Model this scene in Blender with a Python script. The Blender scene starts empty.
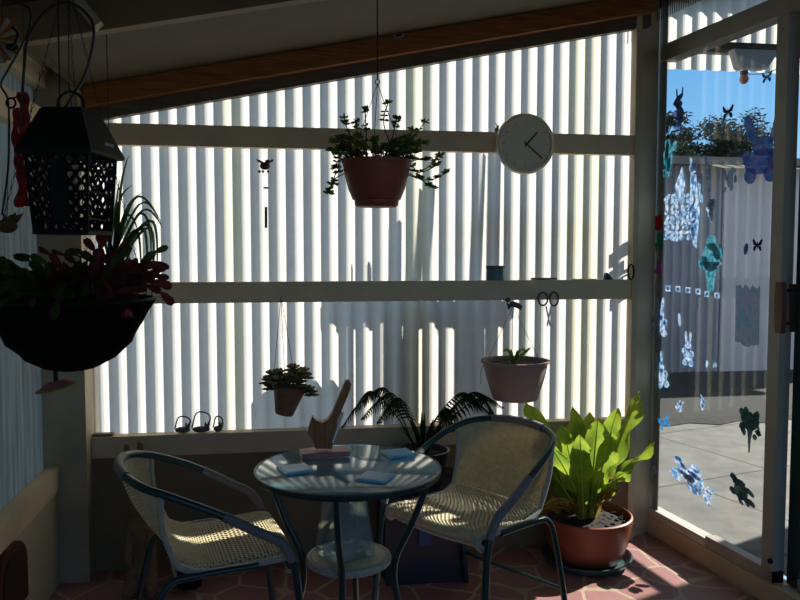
import bpy, math, random
from mathutils import Vector as V, Matrix as M
random.seed(7)
PI = math.pi
sc = bpy.context.scene
COL = sc.collection
# ------------------------------------------------------------------ camera
FPX, YAW, PITCH = 780.0, .1534, .0631
CAM = V((0, -3.437, 1.38))
F_ = V((math.sin(YAW)*math.cos(PITCH), math.cos(YAW)*math.cos(PITCH), -math.sin(PITCH)))
R_ = V((math.cos(YAW), -math.sin(YAW), 0))
U_ = R_.cross(F_)
cd = bpy.data.cameras.new('camera'); cam = bpy.data.objects.new('camera', cd); COL.objects.link(cam)
cd.lens = FPX/800*36; cd.sensor_width = 36; cd.clip_start = .02; cd.clip_end = 300
cam.matrix_world = M(((R_.x, U_.x, -F_.x, CAM.x), (R_.y, U_.y, -F_.y, CAM.y), (R_.z, U_.z, -F_.z, CAM.z), (0, 0, 0, 1)))
sc.camera = cam

def ray(u, v): return F_ + R_*((u-400)/FPX) + U_*((300-v)/FPX)
def onY(u, v, y):
    d = ray(u, v); return CAM + d*((y-CAM.y)/d.y)
def onZ(u, v, z):
    d = ray(u, v); return CAM + d*((z-CAM.z)/d.z)
def onX(u, v, x):
    d = ray(u, v); return CAM + d*((x-CAM.x)/d.x)
def at(u, v, dep): return CAM + ray(u, v)*dep
DX, DK = 1.795, -.122                     # the glazed wall runs along x = DX + DK*y
def onD(u, v, off=0.0):
    d = ray(u, v); t = (DX+off+DK*CAM.y-CAM.x)/(d.x-DK*d.y); return CAM + d*t
def dline(y, z, off=0.0): return V((DX+DK*y+off, y, z))

# ------------------------------------------------------------------ materials
def nt(name):
    m = bpy.data.materials.new(name); m.use_nodes = True
    n = m.node_tree.nodes; l = m.node_tree.links
    return m, n, l, n['Principled BSDF'], n['Material Output']
def rgb(c): return (c[0], c[1], c[2], 1)
def mat(name, col, rough=.6, metal=0.0, var=.0, scale=20.0, col2=None, bump=0.0, spec=.5, stretch=None, lo=.35, hi=.65):
    m, n, l, p, o = nt(name)
    p.inputs['Base Color'].default_value = rgb(col); p.inputs['Roughness'].default_value = rough
    p.inputs['Metallic'].default_value = metal; p.inputs['Specular IOR Level'].default_value = spec
    if var or col2:
        tc = n.new('ShaderNodeTexCoord'); mp = n.new('ShaderNodeMapping'); nz = n.new('ShaderNodeTexNoise'); cr = n.new('ShaderNodeValToRGB')
        l.new(tc.outputs['Object'], mp.inputs[0]); l.new(mp.outputs[0], nz.inputs['Vector']); l.new(nz.outputs['Fac'], cr.inputs[0]); l.new(cr.outputs[0], p.inputs['Base Color'])
        if stretch: mp.inputs['Scale'].default_value = stretch
        nz.inputs['Scale'].default_value = scale; nz.inputs['Detail'].default_value = 5
        c2 = col2 or tuple(x*(1-var) for x in col)
        cr.color_ramp.elements[0].color = rgb(c2); cr.color_ramp.elements[1].color = rgb(col)
        cr.color_ramp.elements[0].position = lo; cr.color_ramp.elements[1].position = hi
        if bump:
            b = n.new('ShaderNodeBump'); b.inputs['Strength'].default_value = bump; b.inputs['Distance'].default_value = .003
            l.new(nz.outputs['Fac'], b.inputs['Height']); l.new(b.outputs[0], p.inputs['Normal'])
    return m
def translucent(name, col, trans=.6, var=.15, scale=30., col2=None, gloss=.0, stretch=None, clear=0.0):
    m, n, l, p, o = nt(name); n.remove(p)
    tr = n.new('ShaderNodeBsdfTranslucent'); df = n.new('ShaderNodeBsdfDiffuse'); mx = n.new('ShaderNodeMixShader')
    tc = n.new('ShaderNodeTexCoord'); mp = n.new('ShaderNodeMapping'); nz = n.new('ShaderNodeTexNoise'); cr = n.new('ShaderNodeValToRGB')
    l.new(tc.outputs['Object'], mp.inputs[0]); l.new(mp.outputs[0], nz.inputs['Vector']); l.new(nz.outputs['Fac'], cr.inputs[0])
    if stretch: mp.inputs['Scale'].default_value = stretch
    nz.inputs['Scale'].default_value = scale; nz.inputs['Detail'].default_value = 4
    cr.color_ramp.elements[0].color = rgb(col2 or tuple(x*(1-var) for x in col)); cr.color_ramp.elements[1].color = rgb(col)
    cr.color_ramp.elements[0].position = .35; cr.color_ramp.elements[1].position = .62
    l.new(cr.outputs[0], tr.inputs[0]); l.new(cr.outputs[0], df.inputs[0])
    mx.inputs[0].default_value = trans; l.new(df.outputs[0], mx.inputs[1]); l.new(tr.outputs[0], mx.inputs[2])
    last = mx
    if gloss:
        g = n.new('ShaderNodeBsdfGlossy'); g.inputs['Roughness'].default_value = .25; m2 = n.new('ShaderNodeMixShader'); m2.inputs[0].default_value = gloss
        l.new(last.outputs[0], m2.inputs[1]); l.new(g.outputs[0], m2.inputs[2]); last = m2
    if clear:
        t = n.new('ShaderNodeBsdfTransparent'); m3 = n.new('ShaderNodeMixShader'); m3.inputs[0].default_value = clear
        l.new(last.outputs[0], m3.inputs[1]); l.new(t.outputs[0], m3.inputs[2]); last = m3
    l.new(last.outputs[0], o.inputs[0]); return m
def pane(name, tint, ior=1.5, rough=0.0, refl=1.0):
    m, n, l, p, o = nt(name); n.remove(p)
    t = n.new('ShaderNodeBsdfTransparent'); t.inputs[0].default_value = rgb(tint)
    g = n.new('ShaderNodeBsdfGlossy'); g.inputs['Roughness'].default_value = rough
    f = n.new('ShaderNodeLayerWeight'); f.inputs[0].default_value = .5; r0 = ((ior-1)/(ior+1))**2   # Schlick reflectance of each face
    pw = n.new('ShaderNodeMath'); pw.operation = 'POWER'; pw.inputs[1].default_value = 5; l.new(f.outputs['Facing'], pw.inputs[0])
    k = n.new('ShaderNodeMath'); k.operation = 'MULTIPLY_ADD'; k.inputs[1].default_value = (1-r0)*refl; k.inputs[2].default_value = r0*refl
    mx = n.new('ShaderNodeMixShader'); l.new(pw.outputs[0], k.inputs[0]); l.new(k.outputs[0], mx.inputs[0])
    l.new(t.outputs[0], mx.inputs[1]); l.new(g.outputs[0], mx.inputs[2]); l.new(mx.outputs[0], o.inputs[0]); return m
def hazy(name, tint, r0, haze, hcol, rough):
    m = pane(name, tint, 1.5, rough, r0); n = m.node_tree.nodes; l = m.node_tree.links; o = n['Material Output']; src = o.inputs[0].links[0].from_socket
    d = n.new('ShaderNodeBsdfDiffuse'); d.inputs[0].default_value = rgb(hcol); mx = n.new('ShaderNodeMixShader'); mx.inputs[0].default_value = haze
    l.new(src, mx.inputs[1]); l.new(d.outputs[0], mx.inputs[2]); l.new(mx.outputs[0], o.inputs[0]); return m
def wood(name, c1, c2, axis='x', rough=.6, scale=9.):
    st = {'x': (.6, 9, 9), 'y': (9, .6, 9), 'z': (9, 9, .6)}[axis]
    return mat(name, c1, rough, col2=c2, scale=scale, stretch=st, bump=.15, spec=.3)

MAT = {}
MAT['sheet'] = translucent('ribbed fibreglass', (.655, .64, .58), .78, .05, 14)
MAT['sheet_aged'] = translucent('aged ribbed fibreglass', (.68, .65, .50), .78, .05, 14)
MAT['sheet_left'] = translucent('shaded fibreglass', (.25, .245, .205), .5, .4, 5, stretch=(1, 14, .5))  # shade of the sunless left side put into the colour; streaks are its own
MAT['paint'] = mat('olive cream paint', (.80, .64, .42), .55, var=.12, scale=6)
MAT['paint_dark'] = mat('darker cream paint', (.62, .50, .33), .6, var=.18, scale=5)  # darker tone of the olive cream paint
MAT['post'] = mat('brown paint', (.44, .35, .23), .6, var=.25, scale=5)
MAT['board'] = mat('lower board', (.25, .18, .10), .7, var=.25, scale=3)
MAT['cream_board'] = mat('cream board', (.50, .44, .30), .7, var=.15, scale=4)
MAT['ceiling'] = mat('ceiling board', (.085, .062, .030), .75, var=.15, scale=5)
MAT['pine'] = wood('orange pine', (.42, .165, .05), (.24, .085, .025), 'x')
MAT['darkwood'] = wood('dark timber', (.16, .13, .09), (.10, .08, .06), 'x')
MAT['frame'] = mat('door aluminium', (.40, .375, .31), .45, var=.1, scale=8)
MAT['bright_sill'] = mat('sill metal', (.62, .60, .55), .35, var=.08, scale=12)
MAT['glass'] = pane('window glass', (.94, .96, .96), 1.5, 0, 1.0)
MAT['table_glass'] = hazy('table glass', (.55, .74, .78), 2.2, .28, (.26, .56, .70), .11)
MAT['clear_glass'] = hazy('clear thick glass', (.82, .90, .92), 3.2, .10, (.75, .80, .82), .05)
MAT['green_metal'] = mat('dark green metal', (.008, .045, .045), .32, .2, spec=.6)
MAT['wrap'] = mat('grey wrap', (.20, .185, .20), .6, var=.2, scale=60)
MAT['wicker'] = mat('woven resin', (.68, .57, .35), .5, var=.2, scale=40)
MAT['wicker_edge'] = mat('woven edge', (.50, .46, .40), .5, var=.25, scale=60)
MAT['terracotta'] = mat('terracotta plastic', (.36, .075, .035), .5, var=.2, scale=12)
MAT['terracotta_big'] = mat('terracotta glazed', (.32, .08, .04), .45, var=.25, scale=8)
MAT['pot_grey'] = mat('dusty pot', (.34, .23, .21), .7, var=.2, scale=9)
MAT['pot_small'] = mat('small clay pot', (.24, .12, .08), .7, var=.35, scale=14)
MAT['soil'] = mat('soil', (.028, .02, .015), .95, col2=(.008, .006, .005), scale=60, bump=.8)
MAT['navy'] = mat('navy plastic', (.012, .02, .035), .4)
MAT['blue'] = mat('blue plastic', (.015, .055, .20), .4)
MAT['saucer'] = mat('teal saucer', (.05, .10, .11), .35)
MAT['black'] = mat('black metal', (.006, .006, .006), .6, spec=.25)
MAT['coco'] = mat('dark liner', (.008, .007, .005), .98, spec=.05, col2=(.004, .004, .004), scale=40, bump=1.)
MAT['wire'] = mat('dark wire', (.01, .01, .012), .5)
MAT['string'] = mat('grey string', (.12, .11, .10), .8)
MAT['leaf'] = translucent('succulent leaf', (.24, .34, .09), .55, .45, 30)
MAT['leaf_dull'] = translucent('dull rosette leaf', (.30, .29, .13), .3, .4, 40, col2=(.22, .17, .12))
MAT['stem'] = mat('brown stem', (.06, .035, .02), .7)
MAT['fern'] = translucent('dark fern', (.025, .06, .018), .3, .4, 20)
MAT['nest'] = translucent('bright fern leaf', (.34, .42, .045), .55, .3, 9, col2=(.14, .25, .03))
MAT['nest_old'] = translucent('old fern leaf', (.30, .20, .05), .4, .4, 12, col2=(.16, .10, .03))
MAT['rib'] = mat('pale midrib', (.40, .42, .12), .5)
MAT['spider'] = translucent('spider leaf', (.14, .26, .10), .45, .3, 10, col2=(.05, .13, .04))
MAT['cactus'] = translucent('cactus leaf', (.06, .09, .03), .4, .4, 25)
MAT['cactus_red'] = translucent('red cactus leaf', (.15, .035, .04), .4, .4, 25, col2=(.06, .02, .018))
MAT['red'] = mat('red cloth', (.45, .012, .014), .7, var=.4, scale=25)
MAT['clock'] = mat('clock face', (.86, .78, .60), .5, var=.05, scale=10)
MAT['clock_rim'] = mat('clock rim', (.86, .79, .62), .4)
MAT['hand'] = mat('clock hand', (.02, .02, .02), .5)
MAT['timber'] = wood('polished timber', (.42, .165, .055), (.27, .10, .035), 'z', .35)
MAT['pinkwood'] = wood('pink timber', (.56, .26, .20), (.42, .17, .13), 'x', .4)
MAT['tile_blue'] = mat('blue coaster', (.20, .56, .80), .3, var=.2, scale=25)
MAT['tan'] = mat('tan fur', (.24, .14, .065), .85, var=.3, scale=40)
MAT['maroon'] = mat('maroon paint', (.085, .014, .012), .6, var=.35, scale=12)
MAT['rust'] = mat('rust leaf', (.28, .10, .03), .7, var=.4, scale=30)
MAT['teal'] = mat('teal tin', (.10, .22, .27), .4, var=.25, scale=25)
MAT['grey'] = mat('grey ornament', (.10, .10, .10), .6)
MAT['steel'] = mat('steel', (.5, .5, .5), .3, .9)
MAT['amber'] = translucent('amber bulb', (.75, .26, .03), .6, .3, 30, gloss=.1)
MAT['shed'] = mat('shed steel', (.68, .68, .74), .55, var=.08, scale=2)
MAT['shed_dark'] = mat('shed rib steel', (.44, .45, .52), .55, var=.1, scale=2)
MAT['shed_roof'] = mat('shed roof', (.22, .21, .20), .6, var=.2, scale=4)
MAT['dark_strip'] = mat('dark ground', (.03, .028, .026), .95, col2=(.010, .010, .009), scale=25, bump=.8)
MAT['tree'] = translucent('gum leaf', (.05, .062, .045), .35, .4, 5)
MAT['bark'] = mat('bark', (.10, .08, .06), .9, var=.4, scale=20)
MAT['house'] = mat('house render', (.35, .30, .25), .8, var=.1, scale=3)
MAT['ribbon_plastic'] = translucent('ribbed clear strip', (.42, .43, .42), .6, .2, 10, clear=.25)

def floor_mat():
    m, n, l, p, o = nt('pink crazy paving')
    tc = n.new('ShaderNodeTexCoord'); mp = n.new('ShaderNodeMapping'); mp.inputs['Rotation'].default_value = (0, 0, .5)
    nz = n.new('ShaderNodeTexNoise'); nz.inputs['Scale'].default_value = 5
    add = n.new('ShaderNodeMixRGB'); add.blend_type = 'ADD'; add.inputs[0].default_value = .03
    vo = n.new('ShaderNodeTexVoronoi'); vo.feature = 'DISTANCE_TO_EDGE'; vo.inputs['Scale'].default_value = 5.2; vo.inputs['Randomness'].default_value = .62
    vc = n.new('ShaderNodeTexVoronoi'); vc.inputs['Scale'].default_value = 5.2; vc.inputs['Randomness'].default_value = .62
    l.new(tc.outputs['Object'], mp.inputs[0]); l.new(mp.outputs[0], nz.inputs['Vector']); l.new(mp.outputs[0], add.inputs[1]); l.new(nz.outputs['Color'], add.inputs[2])
    l.new(add.outputs[0], vo.inputs['Vector']); l.new(add.outputs[0], vc.inputs['Vector'])
    cr = n.new('ShaderNodeValToRGB'); cr.color_ramp.elements[0].position = .025; cr.color_ramp.elements[1].position = .05
    l.new(vo.outputs['Distance'], cr.inputs[0])
    hs = n.new('ShaderNodeMixRGB'); hs.blend_type = 'MIX'; sp = n.new('ShaderNodeSeparateColor'); l.new(vc.outputs['Color'], sp.inputs[0])
    l.new(sp.outputs[0], hs.inputs[0]); hs.inputs[1].default_value = (.36, .155, .145, 1); hs.inputs[2].default_value = (.42, .21, .20, 1)
    n2 = n.new('ShaderNodeTexNoise'); n2.inputs['Scale'].default_value = 40; l.new(tc.outputs['Object'], n2.inputs['Vector'])
    mu = n.new('ShaderNodeMixRGB'); mu.blend_type = 'MULTIPLY'; mu.inputs[0].default_value = .35; l.new(hs.outputs[0], mu.inputs[1]); l.new(n2.outputs['Color'], mu.inputs[2])
    mx = n.new('ShaderNodeMixRGB'); l.new(cr.outputs[0], mx.inputs[0]); mx.inputs[1].default_value = (.42, .32, .22, 1); l.new(mu.outputs[0], mx.inputs[2])
    l.new(mx.outputs[0], p.inputs['Base Color']); p.inputs['Roughness'].default_value = .5
    b = n.new('ShaderNodeBump'); b.inputs['Distance'].default_value = .003; b.inputs['Strength'].default_value = .4; l.new(cr.outputs[0], b.inputs['Height']); l.new(b.outputs[0], p.inputs['Normal'])
    return m
MAT['floor'] = floor_mat()
def concrete_mat():
    m, n, l, p, o = nt('sunny concrete')
    tc = n.new('ShaderNodeTexCoord'); mp = n.new('ShaderNodeMapping'); mp.inputs['Rotation'].default_value = (0, 0, -.28); mp.inputs['Location'].default_value = (.35, .12, 0)
    br = n.new('ShaderNodeTexBrick'); br.inputs['Scale'].default_value = 1; br.inputs['Brick Width'].default_value = 1.3; br.inputs['Row Height'].default_value = .95
    br.inputs['Mortar Size'].default_value = .009; br.inputs['Color1'].default_value = (.19, .18, .162, 1); br.inputs['Color2'].default_value = (.172, .164, .148, 1); br.inputs['Mortar'].default_value = (.07, .065, .06, 1)
    nz = n.new('ShaderNodeTexNoise'); nz.inputs['Scale'].default_value = 7; nz.inputs['Detail'].default_value = 9
    cr = n.new('ShaderNodeValToRGB'); cr.color_ramp.elements[0].color = (.6, .6, .6, 1); cr.color_ramp.elements[0].position = .3; cr.color_ramp.elements[1].position = .7
    mu = n.new('ShaderNodeMixRGB'); mu.blend_type = 'MULTIPLY'; mu.inputs[0].default_value = 1
    l.new(tc.outputs['Object'], mp.inputs[0]); l.new(mp.outputs[0], br.inputs['Vector']); l.new(tc.outputs['Object'], nz.inputs['Vector']); l.new(nz.outputs['Fac'], cr.inputs[0])
    l.new(br.outputs['Color'], mu.inputs[1]); l.new(cr.outputs[0], mu.inputs[2]); l.new(mu.outputs[0], p.inputs['Base Color']); p.inputs['Roughness'].default_value = .9
    return m
MAT['concrete'] = concrete_mat()

# ------------------------------------------------------------------ mesh helpers
class MB:
    def __init__(s): s.v = []; s.f = []; s.mi = []
    def face(s, pts, mi=0):
        i = len(s.v); s.v += [V(p) for p in pts]; s.f.append(tuple(range(i, i+len(pts)))); s.mi.append(mi)
    def grid(s, rows, mi=0, closed=False):
        i = len(s.v); nr = len(rows); nc = len(rows[0])
        for r in rows: s.v += [V(p) for p in r]
        for a in range(nr-1):
            for b in range(nc if closed else nc-1):
                c = (b+1) % nc
                s.f.append((i+a*nc+b, i+a*nc+c, i+(a+1)*nc+c, i+(a+1)*nc+b)); s.mi.append(mi)
        return i
    def hexa(s, p, mi=0):       # 8 corners: bottom 4 ccw, top 4 ccw
        i = len(s.v); s.v += [V(q) for q in p]
        for f in ((3, 2, 1, 0), (4, 5, 6, 7), (0, 1, 5, 4), (1, 2, 6, 5), (2, 3, 7, 6), (3, 0, 4, 7)):
            s.f.append(tuple(i+k for k in f)); s.mi.append(mi)
    def box(s, a, b, mi=0, mtx=None):
        x0, y0, z0 = a; x1, y1, z1 = b
        p = [V(q) for q in ((x0, y0, z0), (x1, y0, z0), (x1, y1, z0), (x0, y1, z0), (x0, y0, z1), (x1, y0, z1), (x1, y1, z1), (x0, y1, z1))]
        if mtx: p = [mtx @ q for q in p]
        s.hexa(p, mi)
    def bar(s, a, b, w, h, up=(0, 0, 1), mi=0):   # rectangular bar between two points
        a, b = V(a), V(b); d = (b-a).normalized(); sd = d.cross(V(up)).normalized(); u = sd.cross(d)
        q = []
        for c in (a, b): q += [c-sd*w/2-u*h/2, c+sd*w/2-u*h/2, c+sd*w/2+u*h/2, c-sd*w/2+u*h/2]
        s.hexa(q, mi)
    def tube(s, pts, r, n=8, mi=0, cap=True, taper=None):
        pts = [V(p) for p in pts]; rows = []; up = None
        for k, p in enumerate(pts):
            d = (pts[min(k+1, len(pts)-1)]-pts[max(k-1, 0)])
            d = d.normalized() if d.length > 1e-9 else V((0, 0, 1))
            if up is None: up = d.orthogonal().normalized()
            else:
                up = up-d*up.dot(d); up = up.normalized() if up.length > 1e-6 else d.orthogonal().normalized()
            sd = d.cross(up); rr = r if taper is None else r*(1+(taper-1)*k/max(1, len(pts)-1))
            rows.append([p+(up*math.cos(2*PI*j/n)+sd*math.sin(2*PI*j/n))*rr for j in range(n)])
        i = s.grid(rows, mi, True)
        if cap:
            s.f.append(tuple(range(i+n-1, i-1, -1))); s.mi.append(mi)
            k = i+(len(pts)-1)*n; s.f.append(tuple(range(k, k+n))); s.mi.append(mi)
    def lathe(s, prof, c=(0, 0, 0), n=32, mi=0, mtx=None, wob=None):
        c = V(c); rows = []
        for (r, z) in prof:
            row = []
            for j in range(n):
                a = 2*PI*j/n; k = r*(1+(wob(a, z) if wob else 0)); q = V((k*math.cos(a), k*math.sin(a), z))
                row.append(c+(mtx @ q if mtx else q))
            rows.append(row)
        i = s.grid(rows, mi, True)
        if prof[0][0] > 1e-5: s.f.append(tuple(range(i+n-1, i-1, -1))); s.mi.append(mi)
        if prof[-1][0] > 1e-5:
            k = i+(len(prof)-1)*n; s.f.append(tuple(range(k, k+n))); s.mi.append(mi)
    def prism(s, outline, o, ax, ay, t, mi=0):    # outline (x,y) in the frame ax, ay; extruded by vector t
        o, ax, ay, t = V(o), V(ax), V(ay), V(t)
        a = [o+ax*x+ay*y for x, y in outline]; b = [p+t for p in a]; n = len(a); i = len(s.v)
        s.v += a+b
        s.f.append(tuple(range(i+n-1, i-1, -1))); s.f.append(tuple(range(i+n, i+2*n))); s.mi += [mi, mi]
        for k in range(n):
            j = (k+1) % n; s.f.append((i+k, i+j, i+n+j, i+n+k)); s.mi.append(mi)
    def ball(s, c, r, sx=1, sy=1, sz=1, n=10, m=7, mi=0, mtx=None):
        c = V(c); rows = []
        for a in range(m+1):
            t = PI*a/m; row = []
            for b in range(n):
                q = V((r*sx*math.sin(t)*math.cos(2*PI*b/n), r*sy*math.sin(t)*math.sin(2*PI*b/n), -r*sz*math.cos(t)))
                row.append(c+(mtx @ q if mtx else q))
            rows.append(row)
        s.grid(rows, mi, True)
    def blade(s, pts, width, side, mi=0, fold=.25, prof=None):     # leaf strip along pts, V folded
        n = len(pts); rows = []
        for k, p in enumerate(pts):
            p = V(p); t = k/(n-1); d = (V(pts[min(k+1, n-1)])-V(pts[max(k-1, 0)])).normalized()
            sd = V(side); sd = (sd-d*sd.dot(d)); sd = sd.normalized() if sd.length > 1e-6 else d.orthogonal().normalized()
            nn = sd.cross(d); w = width*(prof(t) if prof else math.sin(PI*min(1, .08+.92*t))**.7)
            rows.append([p-sd*w+nn*w*fold, p, p+sd*w+nn*w*fold])
        s.grid(rows, mi)
    def build(s, name, mats, parent=None, smooth=False, world=True, merge=False):
        me = bpy.data.meshes.new(name)
        vs = s.v
        if parent is not None and world:
            inv = (M.Translation(parent.location) @ parent.rotation_euler.to_matrix().to_4x4()).inverted()
            if parent.parent is not None: inv = inv @ (M.Translation(parent.parent.location) @ parent.parent.rotation_euler.to_matrix().to_4x4()).inverted()
            vs = [inv @ q for q in vs]
        me.from_pydata([tuple(q) for q in vs], [], s.f)
        mats = mats if isinstance(mats, (list, tuple)) else [mats]
        for m in mats: me.materials.append(MAT[m] if isinstance(m, str) else m)
        if len(mats) > 1: me.polygons.foreach_set('material_index', s.mi)
        if smooth:
            me.polygons.foreach_set('use_smooth', [True]*len(me.polygons))
            try: me.set_sharp_from_angle(angle=math.radians(42))
            except Exception: pass
        me.update()
        o = bpy.data.objects.new(name, me); COL.objects.link(o)
        if parent is not None: o.parent = parent
        return o

def tag(o, label=None, cat=None, group=None, kind=None):
    if label: o['label'] = label
    if cat: o['category'] = cat
    if group: o['group'] = group
    if kind: o['kind'] = kind
    return o
def thing(name, label, cat, loc=(0, 0, 0), rz=0, group=None):
    o = bpy.data.objects.new(name, None); COL.objects.link(o); o.location = loc; o.rotation_euler = (0, 0, rz); o.empty_display_size = .1
    return tag(o, label, cat, group)
def struct(name, mb, m, label=None, smooth=False, cat=None):
    o = mb.build(name, m, smooth=smooth); tag(o, label, cat, None, 'structure'); return o
def spline(pts, k=8):
    pts = [V(p) for p in pts]; out = []
    for i in range(len(pts)-1):
        p0, p1, p2, p3 = pts[max(i-1, 0)], pts[i], pts[i+1], pts[min(i+2, len(pts)-1)]
        for j in range(k):
            t = j/k
            out.append(.5*((2*p1)+(p2-p0)*t+(2*p0-5*p1+4*p2-p3)*t*t+(3*p1-p0-3*p2+p3)*t**3))
    out.append(pts[-1]); return out
def rnd(a, b): return random.uniform(a, b)
def copy_tree(o, parent=None):
    c = o.copy(); COL.objects.link(c)
    if parent is not None: c.parent = parent
    for ch in [x for x in bpy.data.objects if x.parent == o]: copy_tree(ch, c)
    return c

# ------------------------------------------------------------------ setting
XL, XR = -.794, 1.626
WX = -.90                                   # left wall face
def roofz(x): return 2.045+.2*(x+.757)
def slope_box(mb, x0, x1, y0, y1, dz0, dz1):
    mb.hexa([(x0, y0, roofz(x0)+dz0), (x1, y0, roofz(x1)+dz0), (x1, y1, roofz(x1)+dz0), (x0, y1, roofz(x0)+dz0),
             (x0, y0, roofz(x0)+dz1), (x1, y0, roofz(x1)+dz1), (x1, y1, roofz(x1)+dz1), (x0, y1, roofz(x0)+dz1)])
m = MB()
m.face([(-.97, -4.4, 0), (dline(-4.4, 0, .03)), dline(.27, 0, .03), (1.72, .12, 0), (-.97, .12, 0)])
struct('floor', m, 'floor', 'pink crazy paved floor with cream joints')
m = MB()
slope_box(m, -.79, 2.5, -4.4, .085, .012, .05); slope_box(m, -1.1, -.79, -4.4, -1.08, .012, .05)
m.box((-.80, -1.08, 2.03), (-.785, .085, 2.45)); m.box((-1.1, -1.09, 2.0), (-.785, -1.07, 2.45)); m.box((-1.1, -1.09, 2.45), (-.785, .12, 2.48))
struct('ceiling', m, 'ceiling', 'sloping brown ceiling board')
# back wall : ribbed sheets (one sheet layer), lower board
PITCHC, AMP = .0762, .0080
def corr(mb, x0, x1, zb, zt, y, n=12, aged=(), phase=0., pitch=PITCHC, amp=AMP):
    k = int((x1-x0)/pitch*n); cols = []
    for i in range(k+1):
        x = x0+(x1-x0)*i/k
        cols.append((x, y+amp*max(-1, min(1, 1.35*math.cos(2*PI*(x/pitch+phase)))))) 
    i0 = len(mb.v)
    for x, yy in cols: mb.v += [V((x, yy, zb(x) if callable(zb) else zb)), V((x, yy, zt(x) if callable(zt) else zt))]
    for i in range(k):
        mb.f.append((i0+2*i, i0+2*i+2, i0+2*i+3, i0+2*i+1)); xc = (cols[i][0]+cols[i+1][0])/2
        mb.mi.append(1 if any(a <= xc <= b for a, b in aged) else 0)
AGED = [(.56, .675), (1.33, 1.48), (-.235, -.16)]
m = MB(); corr(m, -.88, 1.66, .40, lambda x: roofz(x)-.02, .0585, aged=AGED)
struct('wall_back', m, ['sheet', 'sheet_aged'], 'translucent ribbed sheet wall at the back', True)
m = MB(); m.box((-.88, .006, 0), (1.66, .03, .52))
struct('wall_back_board', m, 'board', 'dark board below the lowest rail of the back wall')
for i, (zb, zt) in enumerate(((1.822, 1.912), (1.155, 1.245), (.499, .589))):
    m = MB(); m.box((XL, 0 if i < 2 else -.012, zb), (XR, .046, zt))
    struct('trim_%d' % (i+1), m, 'paint' if i < 2 else 'paint_dark', ('top', 'middle', 'lowest')[i]+' horizontal rail across the back wall')
# posts
m = MB(); m.box((WX-.07, -.10, 0), (XL, .07, 2.44))
struct('trim_4', m, 'post', 'corner post between left wall and back wall')
m = MB(); m.box((XR, -.01, 0), (1.652, .046, roofz(1.64)+.01))
struct('trim_5', m, 'paint_dark', 'post at the right end of the back wall')
m = MB(); m.hexa([(1.652, .034, 0), (1.652, .022, 0), (1.785, .09, 0), (1.780, .102, 0), (1.652, .034, 2.6), (1.652, .022, 2.6), (1.785, .09, 2.6), (1.780, .102, 2.6)])
struct('wall_return', m, 'paint_dark', 'short return between back wall and glazed wall')
# roof timbers
m = MB(); slope_box(m, -.79, 1.70, -.05, -.002, -.072, .0115)
struct('trim_6', m, 'pine', 'orange pine batten under the ceiling at the back wall')
m = MB(); slope_box(m, -.79, 1.70, 0, .046, -.125, .0115)  # dark strip standing for the shadow between batten and sheet top
struct('trim_7', m, 'darkwood', 'dark timber standing in for the shadowed gap under the roof edge')
for i, y in enumerate((-1.06, -2.15, -3.25)):
    m = MB(); slope_box(m, -.9, 2.3, y-.022, y+.022, -.095, .0115)
    struct('trim_%d' % (8+i), m, 'board', 'roof rafter crossing the ceiling')
# outside eave
m = MB(); slope_box(m, -1.1, 2.5, .086, .118, -.03, .05)
struct('roof_eave', m, 'darkwood', 'roof edge outside the back wall')
# left wall
def lcorr(mb, y0, y1, zb, zt, x, pitch, amp, n=6):
    k = int((y1-y0)/pitch*n)
    for i in range(k):
        ya = y0+(y1-y0)*i/k; yb = y0+(y1-y0)*(i+1)/k
        mb.face([(x+amp*math.cos(2*PI*ya/pitch), ya, zb), (x+amp*math.cos(2*PI*yb/pitch), yb, zb), (x+amp*math.cos(2*PI*yb/pitch), yb, zt), (x+amp*math.cos(2*PI*ya/pitch), ya, zt)])
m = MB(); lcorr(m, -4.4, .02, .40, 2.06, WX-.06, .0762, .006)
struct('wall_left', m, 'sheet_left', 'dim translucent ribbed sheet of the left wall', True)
m = MB(); m.box((WX-.04, -4.4, 0), (WX-.015, 0, .47))
struct('wall_left_board', m, 'cream_board', 'cream board at the foot of the left wall')
for i, (zb, zt, mm) in enumerate(((.40, .50, 'paint_dark'), (1.125, 1.215, 'paint_dark'), (1.825, 1.93, 'paint_dark'), (2.09, 2.2, 'cream_board'))):
    m = MB(); m.box((WX-.045, -4.4, zb), (WX, -.10, zt))
    struct('trim_%d' % (11+i), m, mm, ('low', 'middle', 'upper', 'topmost')[i]+' rail of the left wall')
m = MB(); m.box((-1.0, -4.4, 2.02), (WX-.01, .12, 2.44)); struct('wall_left_plate', m, 'cream_board', 'plate on top of the left wall')
m = MB(); m.bar(onY(74, -4, -1.10), onY(99, 27, -1.10), .03, .05, up=(0, 1, 0)); struct('trim_19', m, 'cream_board', 'short cream brace under the rafter')
m = MB(); m.box((-1.1, -4.46, 0), (2.6, -4.4, .4)); m.box((-1.1, -4.46, 2.1), (2.6, -4.4, 2.8)); m.box((-1.1, -4.46, .4), (-.8, -4.4, 2.1)); m.box((2.25, -4.46, .4), (2.6, -4.4, 2.1)); struct('wall_front', m, 'cream_board', 'house wall behind the viewer')

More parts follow.
